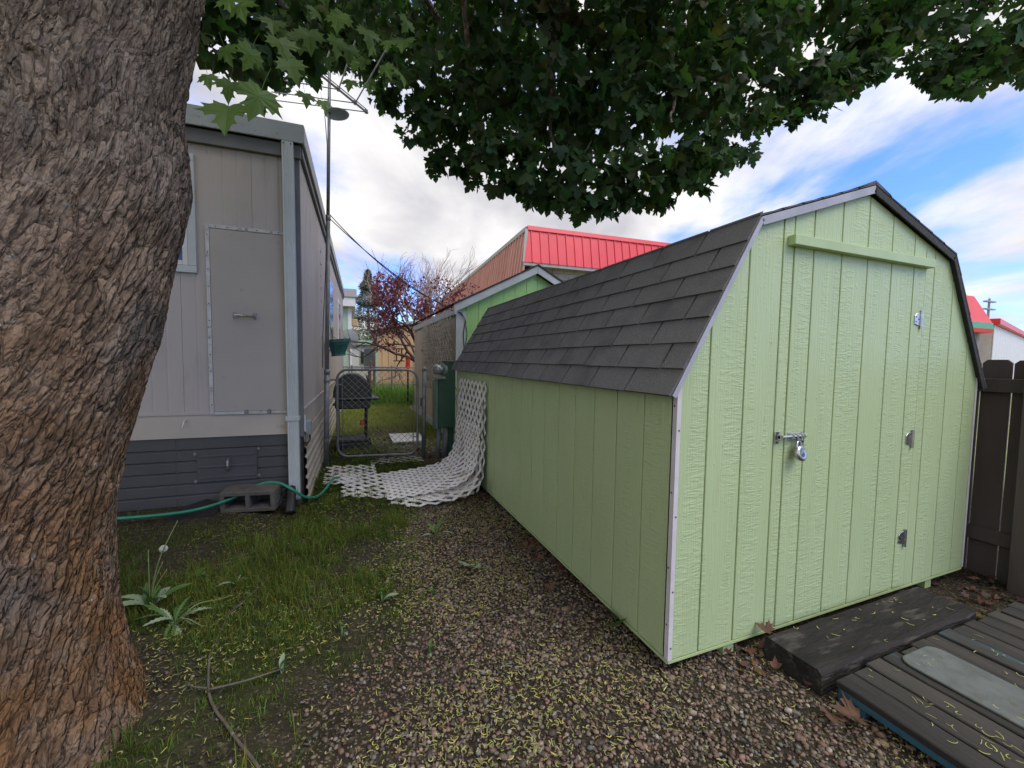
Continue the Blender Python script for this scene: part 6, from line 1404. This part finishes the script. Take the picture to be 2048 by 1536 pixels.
# ================================================================ trees beyond
def grow(b, p, d, L, r, depth, up, spread, wig, nk, tips, seedr):
    n = 5; pts = [np.array(p, float)]; dd = np.array(d, float)
    for i in range(n):
        dd = dd+seedr.normal(0, wig, 3)+np.array([0, 0, up]); dd /= np.linalg.norm(dd); pts.append(pts[-1]+dd*L/n)
    b.tube(pts, np.linspace(r, r*0.6, n+1), 5 if depth < 2 else 4, cap=False)
    if depth == 0: tips.append((pts[-1], dd)); return
    for k in range(nk):
        q = pts[seedr.integers(2, n+1)] if k else pts[-1]; nd = dd+seedr.normal(0, spread, 3); nd /= np.linalg.norm(nd)
        grow(b, q, nd, L*seedr.uniform(0.55, 0.85), r*0.55, depth-1, up, spread, wig, nk, tips, seedr)
    tips.append((pts[-1], dd))
def far_trees():
    R2 = np.random.default_rng(12)
    # bare curly-twigged tree
    t = thing('bare_tree', 'leafless curly-branched tree behind the tan shed', 'tree', (3.2, 26, 0)); b = MB(); tips = []
    MB().tube([(3.2, 26, 0), (3.15, 26, 1.0), (3.2, 26, 2.2)], [0.24, 0.2, 0.17], 8).build('trunk', MT['bareb'], t)
    for k in range(9):
        a = 2*math.pi*k/9; grow(b, (3.2, 26, 1.9+0.06*k), (0.42*math.cos(a), 0.42*math.sin(a), 1), 2.5, 0.11, 4, 0.10, 0.30, 0.22, 3, tips, R2)
    b.build('branches', MT['bareb'], t)
    t = thing('bare_bush', 'low grey leafless bush in front of the spruce', 'tree', (0.0, 30, 0)); b = MB(); tips = []
    MB().tube([(0.0, 30, 0), (0, 30, 1.0)], [0.2, 0.14], 8).build('trunk', MT['bareb'], t)
    for k in range(7):
        a = 2*math.pi*k/7; grow(b, (0, 30, 0.8), (0.7*math.cos(a), 0.7*math.sin(a), 0.9), 2.1, 0.06, 3, -0.02, 0.45, 0.25, 3, tips, R2)
    b.build('branches', MT['bareb'], t)
    # spruces
    for nm, x, y, H, rad, lab in (('spruce_tree', 0.5, 39, 9.3, 4.0, 'tall green spruce between the mint house and the purple maple'), ('spruce_tree', 7.6, 48, 8.2, 2.3, 'dark spruce showing low behind the bare tree')):
        t = thing(nm, lab, 'tree', (x, y, 0)); MB().cyl((x, y, 0), (x, y, H*0.97), 0.22, 8, 0.02).build('trunk', MT['jmbark'], t)
        n = 14000; h = R2.random(n)**0.8; z = 0.6+(H-0.6)*h; rr = rad*(1-h)**0.9*(0.25+0.75*R2.random(n)**0.5)*(0.75+0.25*np.sin(h*46)); a = R2.uniform(0, 6.28, n)
        P = np.stack([x+rr*np.cos(a), y+rr*np.sin(a), z-0.30*rr], 1); out = np.stack([np.cos(a), np.sin(a), -0.35+R2.normal(0, 0.3, n)], 1); L = R2.uniform(0.12, 0.32, n)[:, None]
        sd = np.stack([-np.sin(a), np.cos(a), R2.normal(0, 0.4, n)], 1)*0.05
        V = np.stack([P-sd, P+sd, P+out*L], 1); F = np.arange(3*n).reshape(-1, 3); c = np.ones((n, 3))*R2.uniform(0.5, 1.5, (n, 1))
        obj('crown', V.reshape(-1, 3), F, MT['needle'], t, False, np.repeat(c, 3, 0))
    # purple Japanese maple
    t = thing('purple_maple', 'purple-leaved Japanese maple leaning over the far fence', 'tree', (1.05, 11.9, 0)); b = MB(); tips = []
    MB().tube([(1.15, 11.9, 0), (1.05, 11.9, 0.6), (0.82, 11.9, 1.2)], [0.11, 0.09, 0.08], 8).build('trunk', MT['jmbark'], t)
    for d in ((-0.55, 0.1, 0.9), (-0.1, 0.2, 1.0), (0.45, -0.1, 1.0), (-0.9, -0.1, 0.75), (0.15, -0.3, 0.9), (-0.35, -0.25, 1.0), (0.6, 0.3, 0.9)):
        grow(b, (0.84, 11.9, 1.15), d, 1.35, 0.05, 3, 0.02, 0.42, 0.16, 3, tips, R2)
    b.build('branches', MT['jmbark'], t)
    tp = np.array([p for p, d in tips]); n = 22 * len(tp)
    P = np.repeat(tp, 22, 0)+R2.normal(0, 0.12, (n, 3)); k = (P[:, 2] < 3.75) & (P[:, 2] > 1.5) & (P[:, 0] > -0.55); P = P[k]
    k = R2.random(len(P)) < np.minimum(1, 10000/max(1, len(P))); P = P[k]; n = len(P)
    T = np.array([(0, 0, 0), (0.5, 0.25, 0), (0.35, 0.45, 0), (0, 1.0, 0), (-0.35, 0.45, 0), (-0.5, 0.25, 0)]); Rm = orient(R2.normal(0, 1, (n, 3))+np.array([0, 0, -0.5]), R2.normal(0, 1, (n, 3))+np.array([0, 0, 0.8]))
    V = np.einsum('nij,nkj->nki', Rm, np.repeat(T[None], n, 0))*R2.uniform(0.055, 0.10, (n, 1, 1))+P[:, None, :]
    F = (np.array([(0, 1, 2), (0, 2, 4), (2, 3, 4), (0, 4, 5)])[None]+6*np.arange(n)[:, None, None]).reshape(-1, 3); c = np.stack([R2.uniform(0.6, 1.9, n), R2.uniform(0.6, 1.4, n), R2.uniform(0.6, 1.4, n)], 1)
    o = obj('crown', V.reshape(-1, 3), F, MT['redleaf'], t, False, np.repeat(c, 6, 0)); o['kind'] = 'stuff'
    # hedge mass behind the low roofs
    n = 9000; t = thing('dark_shrub', 'dark green shrubs behind the low white trailer home', 'shrub', (1.5, 32, 0)); MB().cyl((1.5, 32, 0), (1.5, 32, 2.0), 0.12, 6).build('trunk', MT['jmbark'], t)
    cs = R2.uniform((-1.5, 31.2, 0.4), (4.5, 33, 2.9), (26, 3)); P = cs[R2.integers(0, 26, n)]+R2.normal(0, 0.33, (n, 3)); Rm = orient(R2.normal(0, 1, (n, 3)), R2.normal(0, 1, (n, 3)))
    V = np.einsum('nij,nkj->nki', Rm, np.repeat(T[None], n, 0))*R2.uniform(0.12, 0.24, (n, 1, 1))+P[:, None, :]; F = (np.array([(0, 1, 2), (0, 2, 4), (2, 3, 4), (0, 4, 5)])[None]+6*np.arange(n)[:, None, None]).reshape(-1, 3)
    obj('crown', V.reshape(-1, 3), F, MT['needle'], t, False, np.repeat(np.ones((n, 3))*R2.uniform(0.6, 1.8, (n, 1)), 6, 0))
far_trees()
# ================================================================ small things on the ground
def gz(x, y): return float(gheight(np.array([x]), np.array([y]))[0])
def twig(name, pts, r0, r1, lab, side=()):
    t = thing(name, lab, 'stick', (pts[0][0], pts[0][1], 0)); P = arc([(x, y, gz(x, y)+z) for x, y, z in pts], 30); P = [p+np.array([random.gauss(0, .002), random.gauss(0, .002), 0]) for p in P]
    MB().tube(P, np.linspace(r0, r1, len(P)), 8).build('stem', MT['stick'], t, True)
    for pts2, r in side: MB().tube(arc([(x, y, gz(x, y)+z) for x, y, z in pts2], 12), np.linspace(r, r*0.5, 12), 6).build('side_twig', MT['stick'], t, True)
twig('fallen_branch', [(-1.694, 1.408, 0.02), (-1.765, 1.196, 0.02), (-1.812, 1.079, 0.015), (-1.805, 0.82, 0.012), (-1.795, 0.69, 0.012), (-1.735, 0.476, 0.012), (-1.666, 0.349, 0.012), (-1.541, 0.166, 0.012), (-1.48, 0.05, 0.012)], 0.0035, 0.0058, 'long bent dead branch lying in the grass beside the maple trunk',
     ((((-1.74, 0.49, 0.03), (-1.62, 0.50, 0.04), (-1.50, 0.56, 0.03)), 0.005), (((-1.75, 0.50, 0.03), (-1.80, 0.52, 0.03), (-1.84, 0.57, 0.02)), 0.004)))
twig('fallen_twig', [(-0.80, 0.50, 0.022), (-0.74, 0.545, 0.03), (-0.66, 0.585, 0.034), (-0.61, 0.63, 0.03), (-0.585, 0.71, 0.04)], 0.006, 0.0015, 'thin grey twig lying on the gravel')
twig('fallen_twig', [(-2.02, 1.72, 0.02), (-1.88, 1.75, 0.03), (-1.72, 1.79, 0.02)], 0.004, 0.002, 'short thin twig on the mossy soil beyond the maple')
def jag_leaf(L, W, lobes, droop, n=9):
    """long toothed rosette leaf along +y, lying out and drooping"""
    V, F = [], []; k = 2*n+1
    for i in range(k):
        s = i/(k-1); w = W*math.sin(math.pi*min(1, s*0.92+0.06))**0.8*(0.35+0.65*s)*(1.0 if i % 2 else (1-lobes)); y = L*s; z = L*(0.55*s-droop*s*s)
        V += [(-w, y, z+0.25*w), (0, y+0.01*L, z), (w, y, z+0.25*w)]
    for i in range(k-1): F += [(3*i, 3*i+1, 3*i+4, 3*i+3), (3*i+1, 3*i+2, 3*i+5, 3*i+4)]
    return V, F
def place(me, name, mat, parent, pos, az, scale=1.0, pitch=0.0, roll=0.0):
    o = link(name, me, mat, parent); off = np.array(pos)-wloc(parent)
    o.matrix_local = Matrix.Translation(Vector(off)) @ Matrix.Rotation(az, 4, 'Z') @ Matrix.Rotation(pitch, 4, 'X') @ Matrix.Rotation(roll, 4, 'Y') @ Matrix.Scale(scale, 4); return o
def dandelion(x, y, n, L, lab, name='dandelion_plant', stems=(), mats=('weed', 'weed', 'weed_pale'), W=0.11, lobes=0.45, up=0.2):
    t = thing(name, lab, 'plant', (x, y, gz(x, y)))
    ms = []
    for q in range(3):
        V, F = jag_leaf(1.0, W*(1+0.2*q), lobes, 0.62+0.10*q); me = npmesh('rosette_leaf', V, F, False); me.materials.append(MT[mats[q]]); ms.append(me)
    for k in range(n):
        place(ms[k % 3], 'leaf', None, t, (x+random.gauss(0, 0.008), y+random.gauss(0, 0.008), gz(x, y)+0.006), 2*math.pi*k/n+random.uniform(-0.3, 0.3), L*random.uniform(0.65, 1.15), random.uniform(-0.25, 0.55)+up, random.uniform(-0.4, 0.4))
    for dx, dy, h, head, rx in stems:
        z = gz(x, y); p = [(x, y, z), (x+dx*0.3, y+dy*0.3, z+h*0.55), (x+dx, y+dy, z+h)]
        if rx: p = [(x, y, z), (x+dx*0.35, y+dy*0.35, z+h), (x+dx*0.8, y+dy*0.8, z+h*0.55), (x+dx, y+dy, z+0.03)]
        P = arc(p, 14); st = MB().tube(P, np.linspace(0.0032, 0.0022, 14), 6).build('stem', MT['stem'], t, True)
        if head:
            V, F = [], []; c = np.array(P[-1])
            for i in range(220):
                u = RNG.normal(0, 1, 3); u /= np.linalg.norm(u); e = np.cross(u, [0.3, 0.5, 0.8]); e /= np.linalg.norm(e); g = np.cross(u, e); m = len(V); r = head; w = head*0.20
                V += [tuple(c), tuple(c+u*r+e*w), tuple(c+u*r-e*w*0.5+g*w*0.9), tuple(c+u*r-e*w*0.5-g*w*0.9)]; F += [(m, m+1, m+2), (m, m+2, m+3), (m+1, m+3, m+2)]
            obj('seed_head', V, F, MT['seedhead'], st)
dandelion(-2.03, 1.06, 13, 0.15, 'large leafy dandelion with curling stems at the foot of the maple', stems=((0.20, 0.16, 0.06, 0, 1), (0.16, -0.10, 0.05, 0, 1), (-0.12, 0.08, 0.10, 0, 0), (0.10, -0.06, 0.05, 0, 1)))
dandelion(-2.20, 1.28, 12, 0.17, 'upright dandelion with a white seed head against the maple trunk', stems=((0.03, 0.10, 0.28, 0.019, 0), (0.09, 0.12, 0.42, 0, 0), (0.05, 0.03, 0.24, 0, 0), (-0.02, 0.06, 0.30, 0, 0), (0.07, 0.02, 0.2, 0, 0)), W=0.13, lobes=0.2, up=0.75)
dandelion(-1.86, 1.42, 6, 0.10, 'small pale-leaved dandelion between the seed-head dandelion and the branch tip', mats=('weed_pale', 'weed', 'weed_pale'))
dandelion(-0.653, 1.69, 8, 0.13, 'bright yellow-green rosette weed on the far gravel', W=0.09, lobes=0.1, up=0.5)
dandelion(-1.078, 0.992, 3, 0.085, 'upright seedling with paired leaves at the edge of the gravel', 'seedling', W=0.14, lobes=0.0, up=0.95)
dandelion(-0.805, 0.942, 3, 0.07, 'tiny two-leaved seedling standing in the middle of the gravel', 'seedling', W=0.12, lobes=0.0, up=0.95)
dandelion(-1.12, 1.23, 3, 0.08, 'narrow yellow-green seedling on the moss left of the maple sprig', 'seedling', W=0.10, lobes=0.0, up=0.95)
dandelion(-1.503, 0.573, 3, 0.095, 'rounded pale seedling in the grass right of the dead branch', 'seedling', mats=('weed_pale', 'weed', 'weed'), W=0.20, lobes=0.0, up=0.9)
dandelion(-0.92, 0.47, 4, 0.07, 'low weed seedling beside the thin grey twig', 'seedling', W=0.12, lobes=0.0, up=0.6)
dandelion(-1.27, 0.76, 4, 0.075, 'weed tuft where the grass meets the near gravel', 'seedling', W=0.10, lobes=0.0, up=0.8)
T2, TF2 = leaf_template(LEAF_HALF)
def ground_leaf(x, y, s, az, pitch, mat, lab, curl=0.3, dz=0.03, name='fallen_leaf', cat='leaf'):
    V = T2.copy(); V[:, 2] += curl*(V[:, 0]**2)+curl*0.6*(V[:, 1]-0.4)**2; t = thing(name, lab, cat, (x, y, gz(x, y)))
    b = MB().add(V, [tuple(f) for f in TF2]); me = npmesh('fallen_leaf', b.V, b.F, False, np.ones((len(b.V), 3))); me.materials.append(MT[mat]); place(me, 'blade', None, t, (x, y, gz(x, y)+dz), az, s, pitch, random.uniform(-0.3, 0.3))
    b = MB().tube([(0, 0.07, 0), (0.03, -0.3, 0.05), (0, -0.7, 0.02)], 0.018, 5); me = npmesh('petiole', b.V, b.F); me.materials.append(MT['stem' if mat != 'dryleaf' else 'stick']); place(me, 'petiole', None, t, (x, y, gz(x, y)+dz), az, s, pitch)
ground_leaf(-0.545, 1.16, 0.085, 2.6, 0.35, 'weed_pale', 'pale upturned maple leaf lying in the middle of the gravel')
ground_leaf(-0.52, 1.10, 0.060, 3.6, 0.5, 'weed_pale', 'smaller pale maple leaf tucked against the upturned one')
ground_leaf(-0.035, 0.30, 0.085, 2.9, 0.9, 'weed', 'fresh green maple seedling leaf at the foot of the shed side wall', name='maple_seedling', cat='seedling', dz=0.045)
ground_leaf(-0.02, 0.36, 0.06, 1.6, 1.0, 'weed', 'smaller green maple seedling leaf tucked under the shed side wall', name='maple_seedling', cat='seedling', dz=0.05)
ground_leaf(0.50, -0.44, 0.095, 0.9, 0.25, 'dryleaf', 'large curled brown leaf lying beside the blue platform corner', 0.6, 0.025)
ground_leaf(0.43, -0.38, 0.07, 2.2, 0.2, 'dryleaf', 'brown leaf lying half under the platform corner', 0.5, 0.02)
ground_leaf(0.535, -0.062, 0.065, 0.3, 0.15, 'dryleaf', 'dry curled leaf resting on the left end of the timber step', 0.6, 0.105)
ground_leaf(-0.18, 0.72, 0.05, 0.5, 0.4, 'dryleaf', 'crumpled brown leaf alone on the gravel near the shed side wall', 0.9, 0.02)
ground_leaf(-0.62, 0.62, 0.035, 1.5, 0.4, 'dryleaf', 'small pale brown leaf scrap near the tip of the grey twig', 0.9, 0.02)
ground_leaf(-2.12, 1.62, 0.09, 4.2, 0.1, 'weed', 'flat green maple leaf on the soil behind the dandelions', 0.1, 0.03)
